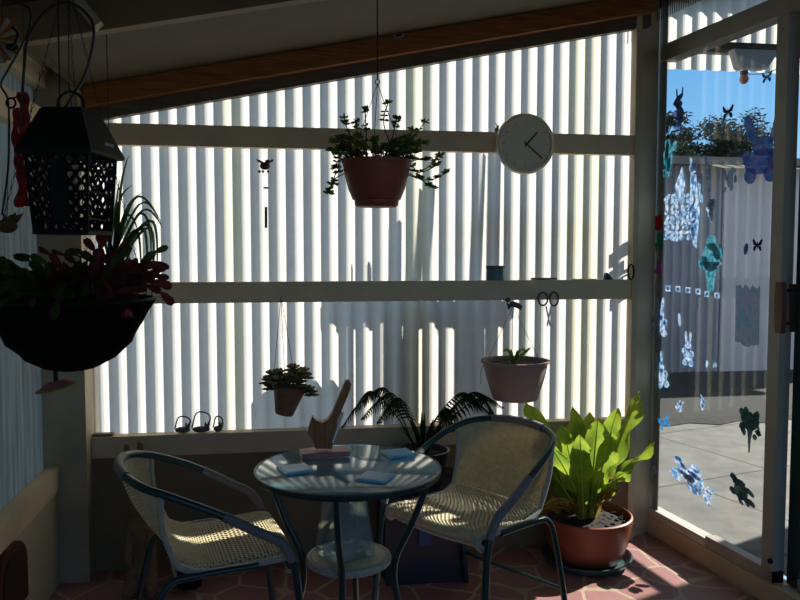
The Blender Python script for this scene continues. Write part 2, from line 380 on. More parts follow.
# ------------------------------------------------------------------ glazed wall (sliding door)
def dbox(mb, y0, y1, z0, z1, t0, t1, mi=0):
    mb.hexa([dline(y0, z0, t0), dline(y0, z0, t1), dline(y1, z0, t1), dline(y1, z0, t0), dline(y0, z1, t0), dline(y0, z1, t1), dline(y1, z1, t1), dline(y1, z1, t0)], mi)
m = MB(); dbox(m, .146, -4.4, 0, .085, -.01, .08); struct('trim_15', m, 'paint_dark', 'kerb under the glazed wall')
m = MB(); dbox(m, .146, -.337, .086, .124, -.006, .05); struct('trim_16', m, 'bright_sill', 'bright metal sill of the fixed pane')
m = MB(); dbox(m, .118, .040, .086, 2.62, .009, .014); struct('trim_17', m, 'frame', 'jamb of the glazed wall beside the corner post')
m = MB(); dbox(m, .05, -4.4, 2.262, 2.337, -.015, .06); struct('trim_18', m, 'frame', 'head rail of the glazed wall')
d1 = thing('window_1', None, None, dline(-.3, .124)); d1['kind'] = 'structure'; d1['label'] = 'sliding glass door panel covered in window decals'
m = MB(); dbox(m, .112, -.70, .126, 2.262, .002, .007); m.build('pane', 'glass', d1)
m = MB(); dbox(m, -.675, -.735, .09, 2.262, -.004, .045); m.build('stile', 'frame', d1)
m = MB(); dbox(m, -.337, -.735, .086, .135, -.004, .045); m.build('bottom_rail', 'frame', d1)
d2 = thing('window_2', None, None, dline(-1.2, .124)); d2['kind'] = 'structure'; d2['label'] = 'second glass panel past the door handle'
m = MB(); dbox(m, -.745, -.80, .09, 2.262, .05, .09); m.build('stile', 'green_metal', d2)
m = MB(); dbox(m, -.80, -3.9, .13, 2.262, .066, .071); m.build('pane', 'glass', d2)
m = MB(); dbox(m, -.80, -3.9, .086, .13, .05, .09); m.build('bottom_rail', 'frame', d2)
m = MB(); dbox(m, -3.9, -4.4, 0, 2.262, .0, .05); struct('wall_right', m, 'board', 'solid wall past the glass panels')
m = MB(); dbox(m, -.85, -4.4, 2.337, 2.8, .0, .05); struct('wall_right_upper', m, 'board', 'solid wall over the glass panels')
# ribbed clear strip over the door head
m = MB()
for i in range(25):
    ya = .125-.0165*i; dbox(m, ya, ya-.0050, 2.455, 2.72, -.0215, -.02)
dbox(m, .13, -.28, 2.66, 2.70, -.02, -.0185)
tag(m.build('ribbed_strip', 'grey'), 'finely ribbed grey plastic strip hanging above the glass door', 'plastic strip')
# door handle
h = bpy.data.objects.new('handle', None); COL.objects.link(h); h.parent = d1; h['label'] = 'brown timber pull handle on a black bracket'; h.location = onD(778, 305, -.02)-d1.location
a, b = onD(781, 282, -.05), onD(780, 333, -.05)
pts = [a+(b-a)*t/8 for t in range(9)]
m = MB()
for k in range(8):
    w0, w1 = .016+.007*math.sin(PI*k/8), .016+.007*math.sin(PI*(k+1)/8)
    q = []
    for p, w in ((pts[k], w0), (pts[k+1], w1)):
        q += [p+V((-.010, -w, 0)), p+V((.010, -w, 0)), p+V((.010, w, 0)), p+V((-.010, w, 0))]
    m.hexa([q[4], q[5], q[6], q[7], q[0], q[1], q[2], q[3]])
m.build('grip', wood('grip wood', (.16, .055, .025), (.10, .03, .015), 'z', .4), h)
m = MB()
for v in (291, 324):
    m.bar(onD(780, v, -.05), onD(794, v-1, -.012), .012, .012)
m.bar(onD(794, 284, .0), onD(794, 332, .0), .014, .03)
m.build('bracket', 'black', h)
lk = MB(); p = onD(771, 562, -.012); lk.bar(p, p+V((0, 0, -.055)), .012, .014); lk.ball(p+V((-.004, 0, .004)), .011)
lk.build('bolt', 'black', d1)['label'] = 'small black bolt'

m = MB(); m.box((-.8, -4.435, .4), (2.25, -4.43, 2.1)); struct('fill_window', m, 'glass', 'wide unseen window added behind the viewer for fill light')  # unseen window, added so skylight lifts the surfaces facing the camera
# ------------------------------------------------------------------ outside
m = MB()
m.face([(-8, .13, .1), (1.70, .13, .1), (1.78, .16, .1), (-8, .16, .1)])
m.face([(-8, .16, .1), (30, .16, .1), (30, 40, .1), (-8, 40, .1)])
m.face([dline(.16, .1, .08), dline(-5, .1, .08), (30, -5, .1), (30, .16, .1)])
m.face([(-20, -4.5, .1), (-20, -30, .1), (30, -30, .1), (30, -4.5, .1)])
struct('ground', m, 'concrete', 'pale concrete paving outside the glass door')
m = MB(); m.grid([[(2.0+.2*i, 1.75+1.4*j/6+(.06*math.sin(3*i)+.1 if j == 0 else 0), .105+(.012 if 0 < j < 6 else 0)) for i in range(34)] for j in range(7)])  # dark rough strip of ground between concrete and shed
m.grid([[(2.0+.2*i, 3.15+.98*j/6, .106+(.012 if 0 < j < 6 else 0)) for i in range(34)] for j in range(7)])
tag(m.build('dark_ground', 'dark_strip'), 'dark ground strip in front of the grey shed', 'garden bed', kind='stuff')
# gable of the next bay, beyond the glass
gb = thing('veranda_gable', 'translucent ribbed gable hanging high outside the glass door', 'gable', (2.4, .06, 2.26))
m = MB(); corr(m, 1.818, 3.3, lambda x: 2.237, lambda x: 3.0, .072); m.build('ribbed_sheet', 'sheet', gb, True)
m = MB(); m.box((1.85, .01, 2.307), (3.3, .055, 2.357)); m.build('rail', 'darkwood', gb)
m = MB(); m.hexa([(2.08, .09, 2.74), (3.3, .09, 2.72), (3.3, .20, 2.72), (2.08, .20, 2.74), (2.08, .09, 2.78), (3.3, .09, 2.76), (3.3, .20, 2.76), (2.08, .20, 2.78)])
m.build('eave', 'darkwood', gb)  # unseen overhang added to shade the top of the gable
m = MB(); c = onY(752, 62, -.01)  # solid block shaped like the patch of shade under the rail
m.hexa([c+V((-.08, -.03, -.035)), c+V((.06, -.03, -.035)), c+V((.06, .02, -.035)), c+V((-.08, .02, -.035)), c+V((-.11, -.03, .05)), c+V((.12, -.03, .05)), c+V((.12, .02, .05)), c+V((-.11, .02, .05))])
tag(m.build('shade_patch', 'shed'), 'grey block in place of a shade patch under the rail outside the glass door', 'bracket')
# hanging amber bulb
hb = thing('hanging_bulb', 'amber glass bulb hanging at the top of the glass door', 'light bulb', onY(744, 78, .03))
m = MB(); c = onY(744, 79, .03); m.ball(c, .021, 1, 1, 1.15, 14, 10); m.build('bulb', 'amber', hb, True)
m = MB(); m.lathe([(.012, .018), (.018, .022), (.018, .036), (.008, .04)], c, 14); m.build('cap', 'black', hb, True)
m = MB(); m.tube(spline([c+V((0, 0, .04)), onY(747, 74, .03), onY(770, 72, .02), onY(793, 59, .0)], 6), .0022, 5); m.build('cord', 'wire', hb)
# shed
sh = thing('garden_shed', 'grey metal garden shed across the yard', 'shed', (4.6, 4.2, .1))
def ribs(mb, x0, x1, y, z0, z1, pitch, amp):
    k = int((x1-x0)/pitch)
    prof = ((0, 0), (.55, 0), (.65, -amp), (.9, -amp))
    xs = []
    for i in range(k):
        for a, b in prof: xs.append((x0+(i+a)*pitch, y+b))
    xs.append((x1, y))
    for i in range(len(xs)-1): mb.face([(xs[i][0], xs[i][1], z0), (xs[i+1][0], xs[i+1][1], z0), (xs[i+1][0], xs[i+1][1], z1), (xs[i][0], xs[i][1], z1)])
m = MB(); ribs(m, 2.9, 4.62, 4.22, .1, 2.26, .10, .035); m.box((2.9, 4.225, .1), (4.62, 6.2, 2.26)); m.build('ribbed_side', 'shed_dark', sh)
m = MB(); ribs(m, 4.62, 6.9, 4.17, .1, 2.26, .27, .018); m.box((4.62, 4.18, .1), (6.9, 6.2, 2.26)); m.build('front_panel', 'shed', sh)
m = MB(); m.hexa([(2.8, 3.95, 2.25), (7, 3.95, 2.25), (7, 6.3, 2.5), (2.8, 6.3, 2.5), (2.8, 3.95, 2.33), (7, 3.95, 2.33), (7, 6.3, 2.58), (2.8, 6.3, 2.58)]); m.build('roof', 'shed_roof', sh)
for i in range(6):
    x = 4.30+.15*i; m = MB(); m.hexa([(x, 3.70, 2.19), (x+.09, 3.70, 2.19), (x+.09, 3.95, 2.25), (x, 3.95, 2.25), (x, 3.70, 2.195), (x+.09, 3.70, 2.195), (x+.09, 3.95, 2.255), (x, 3.95, 2.255)]); m.build('clear_strip', 'sheet', sh)
# trees beyond the shed
def tree(label, x, y, h, r, seed, dens):
    rs = random.Random(seed); t = thing('gum_tree', label, 'tree', (x, y, .1), 0, None)
    m = MB(); m.tube(spline([(x, y, .07), (x+.1, y, h*.35), (x-.1, y+.1, h*.7)], 5), .14, 8, taper=.5); br = []
    for k in range(9):
        a = rs.uniform(0, 2*PI); e = V((x+math.cos(a)*r*.7, y+math.sin(a)*r*.7, h*rs.uniform(.62, .95))); br.append(e)
        m.tube(spline([(x, y, h*rs.uniform(.35, .6)), (V((x, y, h*.6))+e)/2, e], 4), .05, 5, taper=.3)
    m.build('trunk', 'bark', t, True)
    m = MB()
    cl = [V((x+rs.gauss(0, r*.5), y+rs.gauss(0, r*.4), h*rs.uniform(.6, 1.0))) for _ in range(26)]+br
    for _ in range(dens):
        c = rs.choice(cl)+V((rs.gauss(0, r*.16), rs.gauss(0, r*.16), rs.gauss(0, r*.13)))
        d = V((rs.uniform(-1, 1), rs.uniform(-1, 1), rs.uniform(-1.2, .5))).normalized()*rs.uniform(.10, .2); s = d.orthogonal().normalized()*.035
        m.face([c, c+d*.5+s, c+d, c+d*.5-s])
    m.build('foliage', 'tree', t)
tree('tree with sparse dark crown beyond the shed roof, right of the other crowns', onY(731, 150, 16.2).x, 16.2, 4.95, .95, 1, 5200)
tree('tree with spreading low crown between the other trees beyond the shed roof', onY(706, 150, 18.9).x, 18.9, 5.0, .8, 2, 4200)
tree('tree showing just its edge beside the door jamb', onY(655, 150, 14.6).x, 14.6, 4.6, .6, 3, 3600)
# neighbouring house wall and an added rail shading a floor stripe (both unseen on the right; the wall shades the yard)
m = MB(); m.box((4.7, -5, .1), (8, .80, 4.6)); struct('exterior_house_wall', m, 'house', 'house wall outside to the right')
SUN = V((.92, .39, .727)).normalized()
bx = V((1.535, -.4, 0))+SUN*(1.15/SUN.z)
m = MB(); m.bar((bx.x+.122*.6, bx.y-.6, 1.15), (bx.x-.122*.34, bx.y+.34, 1.15), .04, .045); m.bar((bx.x+.122*.57, bx.y-.57, .1), (bx.x+.122*.57, bx.y-.57, 1.13), .04, .04, up=(1, 0, 0))
struct('shadow_rail', m, 'darkwood', 'unseen rail added outside to the right to shade a stripe of floor')
# unseen shadow casters added outside the ribbed wall, shaped for the shadows on it
def cast(u, v, d):      # the place at distance d outside the wall whose shadow falls at pixel u, v
    p = onY(u, v, .06); return p+SUN*((d)/SUN.y)
def stand(u0, u1, v0, v1, legs, d, label):
    a, b = cast(u0, v0, d), cast(u1, v1, d)
    t = thing('shadow_stand', label, 'plant stand', (a.x, a.y, .1))
    m = MB(); n = 9
    m.box((a.x, a.y-.008, b.z+.02), (b.x, a.y+.008, a.z))
    for k in range(n):
        x0 = a.x+(b.x-a.x)*k/n; m.box((x0+.003, a.y-.008, b.z-(.012 if k % 2 else -.004)), (x0+(b.x-a.x)/n-.003, a.y+.008, b.z+.02))
    m.build('shelf_top', 'darkwood', t)
    for (u, w) in legs:
        c = cast(u, v1, d); m = MB(); m.box((c.x-w/2, a.y-.006, .1), (c.x+w/2, a.y+.006, b.z+.019)); m.build('leg', 'darkwood', t)
stand(328, 437, 301, 323, ((350, .03), (391, .075), (413, .03)), .22, 'slatted stand added outside to cast the left broad shadow on ribbed wall')
stand(437, 508, 301, 324, ((464, .03), (478, .05)), .22, 'slatted stand added outside to cast the right broad shadow on ribbed wall')
def pole(u0, v0, u1, v1, w, d, label):
    a, b = cast(u0, v0, d), cast(u1, v1, d); m = MB(); q = b+(b-a).normalized()*.0
    b2 = a+(b-a)*((.101+abs(b.x-a.x)/(b-a).length*w*.6-a.z)/(b.z-a.z)) if b.z < a.z else b
    m.bar(a, b2, w*1.15, .006, up=(0, 1, 0)); tag(m.build('shadow_stake', 'darkwood'), label, 'stake')
pole(427, 188, 417, 280, .055, .24, 'broad stake added outside whose shadow rises behind the hanging pot plant on ribbed wall')
pole(397, 224, 396, 280, .022, .25, 'short thin stake added outside to cast a shadow under the terracotta hanging pot')
pole(484, 155, 474, 290, .022, .26, 'tall thin stake added outside to cast a slanting shadow left of the clock')
pole(497, 150, 493, 290, .03, .27, 'tall stake added outside to cast an upright shadow below the clock')
for (u, v, w, lab) in ((370, 262, .045, 'right'), (352, 264, .022, 'left')):
    c = cast(u, v, .22); zb = cast(u, 301, .22).z; m = MB(); m.lathe([(w*.5, zb-c.z), (w*.5, -.02), (w*.3, 0)], c, 10, mtx=M.Diagonal((1, .25, 1, 1)))
    tag(m.build('shadow_bottle', 'grey', smooth=True), lab+' of two small bottles added outside to cast shadows above the middle rail', 'bottle')
pl = cast(300, 392, .22); m = MB(); m.box((pl.x-.16, pl.y-.02, .1), (pl.x+.20, pl.y+.02, pl.z))
tag(m.build('shadow_box', 'darkwood'), 'long box added outside to cast the low shadow behind the table', 'planter')

# ------------------------------------------------------------------ table
TC = V((.209, -1.02, 0)); TR = .291
tb = thing('bistro_table', 'small round glass topped table with dark green metal frame', 'table', TC)
m = MB(); m.lathe([(0, .692), (TR-.008, .692), (TR-.004, .6945), (TR-.004, .6975), (TR-.008, .70), (0, .70)], TC, 64); m.build('glass_top', 'table_glass', tb, True)
m = MB(); m.lathe([(TR-.006, .682), (TR, .682), (TR+.002, .686), (TR+.002, .6985), (TR-.002, .7), (TR-.0035, .699), (TR-.0035, .6915), (TR-.006, .6905), (TR-.006, .682)], TC, 64); m.build('rim', 'green_metal', tb, True)
def leg(a):
    d = V((math.cos(a), math.sin(a), 0)); m = MB()
    m.tube(spline([TC+d*.255+V((0, 0, .685)), TC+d*.238+V((0, 0, .62)), TC+d*.20+V((0, 0, .52)), TC+d*.148+V((0, 0, .40)), TC+d*.155+V((0, 0, .28)), TC+d*.22+V((0, 0, .1)), TC+d*.27+V((0, 0, 0))], 6), .0105, 10)
    m.build('leg', 'green_metal', tb, True)
for a in (-95, -5, 85, 175): leg(math.radians(a+YAW*0-8))
m = MB(); SZ = .42
m.lathe([(0, SZ), (.110, SZ), (.122, SZ-.006), (.128, SZ-.016), (.122, SZ-.026), (.110, SZ-.03), (0, SZ-.03)], TC, 40)
sh_ = m.build('shelf', 'wicker', tb, True); m = MB(); m.tube([TC+V((.124*math.cos(2*PI*k/40), .124*math.sin(2*PI*k/40), SZ-.014)) for k in range(41)], .013, 8); m.build('edge', 'wicker_edge', sh_, True)
# vase on the shelf
vz = thing('glass_vase', 'flared square clear glass vase on the wicker shelf under the table', 'vase', TC+V((-.012, 0, SZ)))
c = TC+V((-.012, 0, SZ+.0005)); m = MB()
def sq(w, z, r=math.radians(28)): return [c+V((w*math.cos(r+PI/4+k*PI/2), w*math.sin(r+PI/4+k*PI/2), z)) for k in range(4)]
m.grid([sq(.096, .0), sq(.098, .012), sq(.077, .13), sq(.066, .22), sq(.060, .22), sq(.070, .13), sq(.086, .02)], 0, True)
m.f.append((0, 1, 2, 3)); m.mi.append(0); m.f.append((24, 25, 26, 27)); m.mi.append(0)
m.build('body', 'clear_glass', vz)
m = MB(); rs = random.Random(4)
for k in range(26):
    q = c+V((rs.uniform(-.045, .045), rs.uniform(-.045, .045), .026+.010*rs.random())); m.ball(q, .010, 1.2, .8, .6, 6, 4)
m.build('glass_pebbles', 'clear_glass', vz, True)

# coasters on the glass
for (u, v, r, lab) in ((295, 469, .3, 'blue square coaster on the left of the glass table'), (376, 477, -.5, 'blue square coaster nearest the front of the glass table'), (398, 453, .2, 'blue square coaster at the right back of the glass table')):
    p = onZ(u, v, .705); rot = M.Translation(p) @ M.Rotation(r, 4, 'Z'); m = MB()
    hs = .046; m.box((-hs, -hs, -.0045), (hs, hs, .003), 0, rot); m.box((-hs*.86, -hs*.86, .003), (hs*.86, hs*.86, .0042), 0, rot)
    tag(m.build('coaster', 'tile_blue'), lab, 'coaster', 'blue coasters on the glass table')

# wooden lever sculpture on pink base
b0 = onZ(326, 455, .70); wd = thing('wooden_nutcracker', 'carved wooden stand with upright lever arm on a pink timber base', 'wooden stand', (b0.x, b0.y, .70))
rot = M.Translation((b0.x, b0.y, .70)) @ M.Rotation(.10, 4, 'Z')
def P(u, v): q = onY(u, v, b0.y); return q
m = MB(); m.box((-.085, -.036, .0015), (.075, .036, .017), 0, rot); m.build('base', 'pinkwood', wd)
ol = [(315, 452), (314, 446), (311, 441), (307, 436), (309, 429), (312, 420), (316, 424), (322, 426), (328, 423), (333, 415), (338, 420), (336, 430), (333, 445), (332, 452)]
ox = lambda L: [((P(u, v)-P(325, 452)).x, (P(u, v)-P(325, 452)).z) for u, v in L]
o_ = V((P(325, 452).x, b0.y-.018, .7255))
m = MB(); m.prism(ox(ol)[::-1], o_, (1, 0, 0), (0, 0, 1), (0, .036, 0)); m.build('body', 'timber', wd)
m = MB(); arm = [(329, 424), (345, 385), (349, 384), (351, 388), (350, 394), (337, 425), (333, 428)]
m.prism(ox(arm)[::-1], o_+V((0, .006, 0)), (1, 0, 0), (0, 0, 1), (0, .024, 0)); m.build('lever', 'timber', wd)
m = MB()
for s in (-.022, .014): m.bar(P(332, 441)+V((0, s, 0)), P(343, 411)+V((0, s, 0)), .006, .010, up=(0, 1, 0))
m.tube([P(342, 412)+V((0, -.026, 0)), P(342, 412)+V((0, .02, 0))], .004, 8); m.build('link', 'steel', wd)

# ------------------------------------------------------------------ chairs
def arc(w):       # back of the hoop, w in -1..1
    return V((-.290+.13*w*w, .235*math.sin(w*PI/2*.92)/math.sin(PI/2*.92), .718-.045*w*w))
def seatpt(u, w):  # u 0 front .. 1 rear
    prof = spline([(.205, 0, .41), (.222, 0, .433), (.205, 0, .453), (.12, 0, .45), (0, 0, .442), (-.08, 0, .447), (-.135, 0, .470)], 6)
    t = u*(len(prof)-1); i = min(int(t), len(prof)-2); p = prof[i].lerp(prof[i+1], t-i)
    hw = .222-.012*u; roll = .018*max(0, abs(w)-.86)/.14
    return V((p.x-.012*w*w*(1-u), hw*w, p.z-roll+.012*w*w*.0-.008*(1-w*w)))
def backpt(u, w):
    a = seatpt(1, w); b = arc(w*.92); p = a.lerp(b, u); p.x -= .030*math.sin(PI*u)*(1-.4*w*w)-.0; return p
def weave(mb, fn, nu, nw, amp, wid, su, sw):
    # strands along u at fixed w, and along w at fixed u, passing over and under
    for j in range(nw):
        w = -1+2*(j+.5)/nw; rows = []
        for i in range(su+1):
            u = i/su; p = fn(u, w); pu = fn(min(1, u+.01), w)-fn(max(0, u-.01), w); pw = fn(u, min(1, w+.01))-fn(u, max(-1, w-.01))
            n = pu.cross(pw).normalized(); s = pw.normalized()*wid*.9; q = p+n*amp*math.cos(PI*(u*nu+j)); rows.append([q-s, q+s])
        mb.grid(rows)
    for i in range(nu):
        u = (i+.5)/nu; rows = []
        for j in range(sw+1):
            w = -1+2*j/sw; p = fn(u, w); pu = fn(min(1, u+.01), w)-fn(max(0, u-.01), w); pw = fn(u, min(1, w+.01))-fn(u, max(-1, w-.01))
            n = pu.cross(pw).normalized(); s = pu.normalized()*wid; q = p-n*amp*math.cos(PI*(i+.5+(j/sw)*nw)); rows.append([q-s, q+s])
        mb.grid(rows)
def chair(label):
    t = thing('bistro_chair', label, 'chair', (0, 0, 0), 0, 'woven bistro chairs at the glass table')
    m = MB(); weave(m, seatpt, 56, 46, .0022, .0030, 112, 92); m.build('seat', 'wicker', t, True)
    m = MB(); weave(m, backpt, 44, 46, .0022, .0030, 88, 92); m.build('backrest', 'wicker', t, True)
    m = MB()   # rolled woven edge of the seat
    m.tube([seatpt(k/30, 1)+V((0, -.002, .0)) for k in range(31)], .011, 8); m.tube([seatpt(k/30, -1)+V((0, .002, 0)) for k in range(31)], .011, 8)
    m.tube([seatpt(0.02, -1+k/15)+V((0, 0, 0)) for k in range(31)], .011, 8)
    m.tube([backpt(k/20, 1) for k in range(21)], .009, 8); m.tube([backpt(k/20, -1) for k in range(21)], .009, 8)
    m.build('seat_edge', 'wicker_edge', t, True)
    side = lambda s: [V((.245, s*.262, 0)), V((.225, s*.258, .22)), V((.205, s*.255, .41)), V((.165, s*.257, .498)), V((.09, s*.26, .545)), V((-.02, s*.258, .610)), V((-.10, s*.250, .648))]
    mid = [arc(w) for w in (1, .75, .5, .25, 0, -.25, -.5, -.75, -1)]
    path = spline(side(1)+mid+side(-1)[::-1], 8)
    m = MB(); m.tube(path, .0125, 10); m.build('arm_hoop', 'green_metal', t, True)
    n = len(path)
    m = MB(); m.tube(path[int(n*.435):int(n*.565)+1], .0155, 10)
    m.build('arm_wrap', 'wrap', t, True)
    for s in (0, 1):
        seg = path[int(n*.105):int(n*.225)+1] if s == 0 else path[int(n*.775):int(n*.895)+1]
        m = MB(); m.tube(seg, .0150, 10); m.build('arm_wrap', 'wrap', t, True)
    for s in (1, -1):
        m = MB(); m.tube(spline([(.10, s*.222, .427), (-.08, s*.225, .423), (-.165, s*.228, .405), (-.205, s*.235, .30), (-.265, s*.25, 0)], 7), .0115, 10); m.build('rear_leg', 'green_metal', t, True)
    for (x, y, z) in ((-.235, .243, .14), (.19, .25, .42), (-.14, .225, .412)):
        m = MB(); m.tube([(x, -y, z), (x, y, z)], .0075, 8); m.build('stretcher', 'green_metal', t, True)
    return t
cl = chair('woven bistro chair left of the glass table, seen from the side')
cl.location = (-.215, -.89, 0); cl.rotation_euler = (0, 0, math.radians(12))
crr = copy_tree(cl); crr['label'] = 'woven bistro chair right of the glass table, with its backrest toward the big fern'
crr.location = (.685, -.70, 0); crr.rotation_euler = (0, 0, math.radians(180+35))

# ------------------------------------------------------------------ big fern in terracotta pot
FP = V((1.335, -.215, 0))
sa = MB(); sa.lathe([(0, .002), (.165, .002), (.195, .03), (.20, .04), (.192, .04), (.165, .014), (0, .014)], FP, 40)
tag(sa.build('plant_saucer', 'saucer', smooth=True), 'dark teal saucer on the floor under the big terracotta pot', 'saucer')
fp = thing('potted_fern', 'bright green broad leaved fern in a terracotta pot by the glass door', 'potted plant', FP+V((0, 0, .0145)))
m = MB(); m.lathe([(.125, .0145), (.15, .03), (.178, .10), (.190, .18), (.198, .20), (.198, .218), (.190, .222), (.182, .215), (.178, .185), (0, .185)], FP, 44)
m.build('pot', 'terracotta_big', fp, True)
m = MB(); rs = random.Random(5); m.lathe([(.178, .186), (.14, .195), (.08, .20), (0, .205)], FP, 24)
for k in range(60):
    a = rs.uniform(0, 2*PI); r = rs.uniform(.03, .165); m.ball(FP+V((r*math.cos(a), r*math.sin(a), .197)), rs.uniform(.006, .013), 1, 1, .7, 5, 3)
m.build('soil', 'soil', fp)
def nestleaf(tip, w, arch, mat_, seed, base=None):
    rs = random.Random(seed); base = base or FP+V((rs.uniform(-.03, .03), rs.uniform(-.03, .03), .20)); tip = V(tip)
    mid = (base+tip)/2+V((0, 0, arch)); n = 22; pts = []
    for k in range(n+1):
        t = k/n; pts.append(base*(1-t)**2+mid*2*t*(1-t)+tip*t*t)
    out = tip-base; sd = V((-out.y, out.x, 0)); sd = sd.normalized() if sd.length > .02 else V((1, 0, 0))
    toC = (CAM-tip).normalized(); sd = (sd*.5+R_*(.8 if sd.dot(R_) > 0 else -.8)).normalized()
    rows = []; ph = rs.uniform(0, 6)
    for k, p in enumerate(pts):
        t = k/n; d = (pts[min(n, k+1)]-pts[max(0, k-1)]).normalized(); s = (sd-d*sd.dot(d)).normalized(); nn = s.cross(d)
        ww = w*(.22+.9*t)*(1-t**6)**.8 if t < 1 else .002
        ww = max(ww, .002)
        r = []
        for j in range(-4, 5):
            f = j/4; wav = math.sin(t*19+ph+(1.5 if f < 0 else 0))*abs(f)**2
            r.append(p+s*ww*f*(1+.14*wav*(t > .1))+nn*(ww*.28*abs(f)+.022*wav*min(1, t*3)*(1-t*.4)))
        rows.append(r)
    m = MB(); m.grid(rows); o = m.build('leaf', mat_, fp, True)
    m = MB(); m.tube([p-(0*V((0, 0, 1))) for p in pts], .004, 5, taper=.3); m.build('midrib', 'rib', o, True)
L = [((640, 392), -.28, .055, .02), ((655, 443), -.30, .05, .05), ((573, 407), -.12, .05, .02), ((598, 418), -.36, .062, .02), ((526, 402), -.16, .05, .06), ((590, 412), -.10, .045, .02),
     ((612, 432), -.40, .05, .05), ((618, 408), -.18, .05, .03), ((580, 436), -.44, .048, .04), ((545, 440), -.40, .045, .06), ((632, 470), -.42, .045, .09), ((520, 440), -.10, .05, .08), ((562, 424), -.22, .045, .03), ((628, 425), -.08, .05, .03)]
for k, ((u, v), y, w, ar) in enumerate(L): nestleaf(onY(u, v, y), w*1.15, ar, 'nest', 20+k)
for k, ((u, v), y) in enumerate((((528, 512), -.42), ((520, 520), -.30), ((618, 490), -.40), ((622, 478), -.25), ((545, 505), -.46))): nestleaf(onY(u, v, y), .034, .10, 'nest_old', 60+k)

# ------------------------------------------------------------------ fern on a stand behind the table
fb = thing('dark_fern_pot', 'dark pot of feathery fern behind the glass table', 'potted plant', (.60, -.19, .43))
c = V((.60, -.19, 0))
pd = MB(); pd.box((.42, -.33, .0), (.76, -.04, .36)); pd.box((.41, -.34, .33), (.77, -.03, .372))
pc = thing('plant_crate', 'dark navy crate with a small blue patch, under the feathery fern pot', 'crate', (.59, -.185, 0))
pd.build('body', 'navy', pc); lb_ = MB(); q = onY(425, 537, -.341); lb_.box((q.x-.026, -.343, q.z-.036), (q.x+.026, -.339, q.z+.036)); lb_.build('panel', 'blue', pc)
tr = MB(); tr.lathe([(0, .374), (.165, .374), (.19, .405), (.195, .41), (.188, .41), (.165, .384), (0, .384)], c, 36)
tag(tr.build('plant_saucer', 'navy', smooth=True), 'dark navy saucer on the crate behind the right chair', 'saucer')
m = MB(); m.lathe([(.08, .385), (.11, .52), (.118, .53), (.108, .53), (.10, .505), (0, .505)], c, 30); m.build('pot', 'navy', fb, True)
def frond(mb, base, top, tip, pl, n=34):
    base, top, tip = V(base), V(top), V(tip); pts = spline([base, base.lerp(top, .5)+V((0, 0, .03)), top, top.lerp(tip, .55)+V((0, 0, .018)), tip], 9); n = len(pts)-1
    mb.tube(pts, .0028, 5, taper=.3)
    for k in range(10, n+1):
        t = k/n; d = (pts[min(n, k+1)]-pts[k-1]).normalized(); s = d.cross(V((0, 0, 1)))
        s = s.normalized() if s.length > .01 else V((1, 0, 0))
        ln = pl*math.sin(PI*min(1, .2+.8*t))**.6*(1.1-t*.6)
        for sg in (-1, 1):
            e = pts[k]+(s*sg*.75+d*.45+V((0, 0, -.75)))*ln*rnd(.85, 1.1)
            mb.blade([pts[k], pts[k].lerp(e, .5)+s*sg*.006+V((0, 0, .006)), e], .0050, d, prof=lambda t: (1-t)*.9+.1, fold=.1)
m = MB()
T = [((372, 391), (342, 428), -.24), ((385, 388), (352, 412), -.2), ((392, 393), (362, 420), -.34), ((400, 398), (378, 424), -.38), ((470, 393), (503, 408), -.2), ((464, 398), (494, 418), -.28), ((480, 398), (500, 425), -.24), ((446, 408), (452, 432), -.38), ((458, 394), (482, 404), -.14)]
for (u, v), (u2, v2), y in T: frond(m, c+V((rnd(-.03, .03), rnd(-.02, .02), .51)), onY(u, v, y*.5-.1), onY(u2, v2, y), .085)
for k in range(26):
    a = rnd(0, 2*PI); e = c+V((math.cos(a)*.10, math.sin(a)*.09, .62+rnd(0, .06))); b = c+V((math.cos(a)*.02, math.sin(a)*.02, .51))
    m.blade([b, b.lerp(e, .5)+V((0, 0, .02)), e], .009, (-math.sin(a), math.cos(a), 0))
m.build('foliage', 'fern', fb)
m = MB(); m.lathe([(.100, .506), (.06, .512), (0, .515)], c, 20); m.build('soil', 'soil', fb)

# ------------------------------------------------------------------ corner figure and its neighbours
an = thing('rabbit_figurine', 'tan rabbit figure with upright ears behind the left chair', 'figurine', (-.56, -.20, 0))
def ctr(u, v, y=-.22): return onY(u, v, y)
import bmesh
def skin(name, verts, edges, radii, m, parent, sub=2):
    me = bpy.data.meshes.new(name); inv = V(parent.location)
    me.from_pydata([tuple(V(v)-inv) for v in verts], edges, []); o = bpy.data.objects.new(name, me); COL.objects.link(o); o.parent = parent
    sk = o.modifiers.new('skin', 'SKIN'); o.modifiers.new('sub', 'SUBSURF').render_levels = sub; o.modifiers['sub'].levels = sub
    for i, r in enumerate(radii):
        d = me.skin_vertices[0].data[i]; d.radius = r if isinstance(r, tuple) else (r, r); d.use_root = (i == 0)
    me.materials.append(MAT[m]); return o
hd = ctr(139, 471)
vs = [V((-.56, -.20, .08)), V((-.56, -.21, .22)), V((-.565, -.215, .36)), hd, ctr(149, 478, -.26), ctr(153, 481, -.28),
      ctr(132, 459), ctr(127, 450), ctr(127, 443), ctr(139, 457), ctr(141, 448), ctr(140, 441),
      V((-.525, -.25, .25)), V((-.515, -.29, .13)), V((-.60, -.25, .25)), V((-.605, -.29, .13)), V((-.52, -.25, .03)), V((-.605, -.25, .03)), V((-.515, -.32, .018)), V((-.61, -.32, .018))]
eds = [(0, 1), (1, 2), (2, 3), (3, 4), (4, 5), (3, 6), (6, 7), (7, 8), (3, 9), (9, 10), (10, 11), (1, 12), (12, 13), (1, 14), (14, 15), (0, 16), (0, 17), (16, 18), (17, 19)]
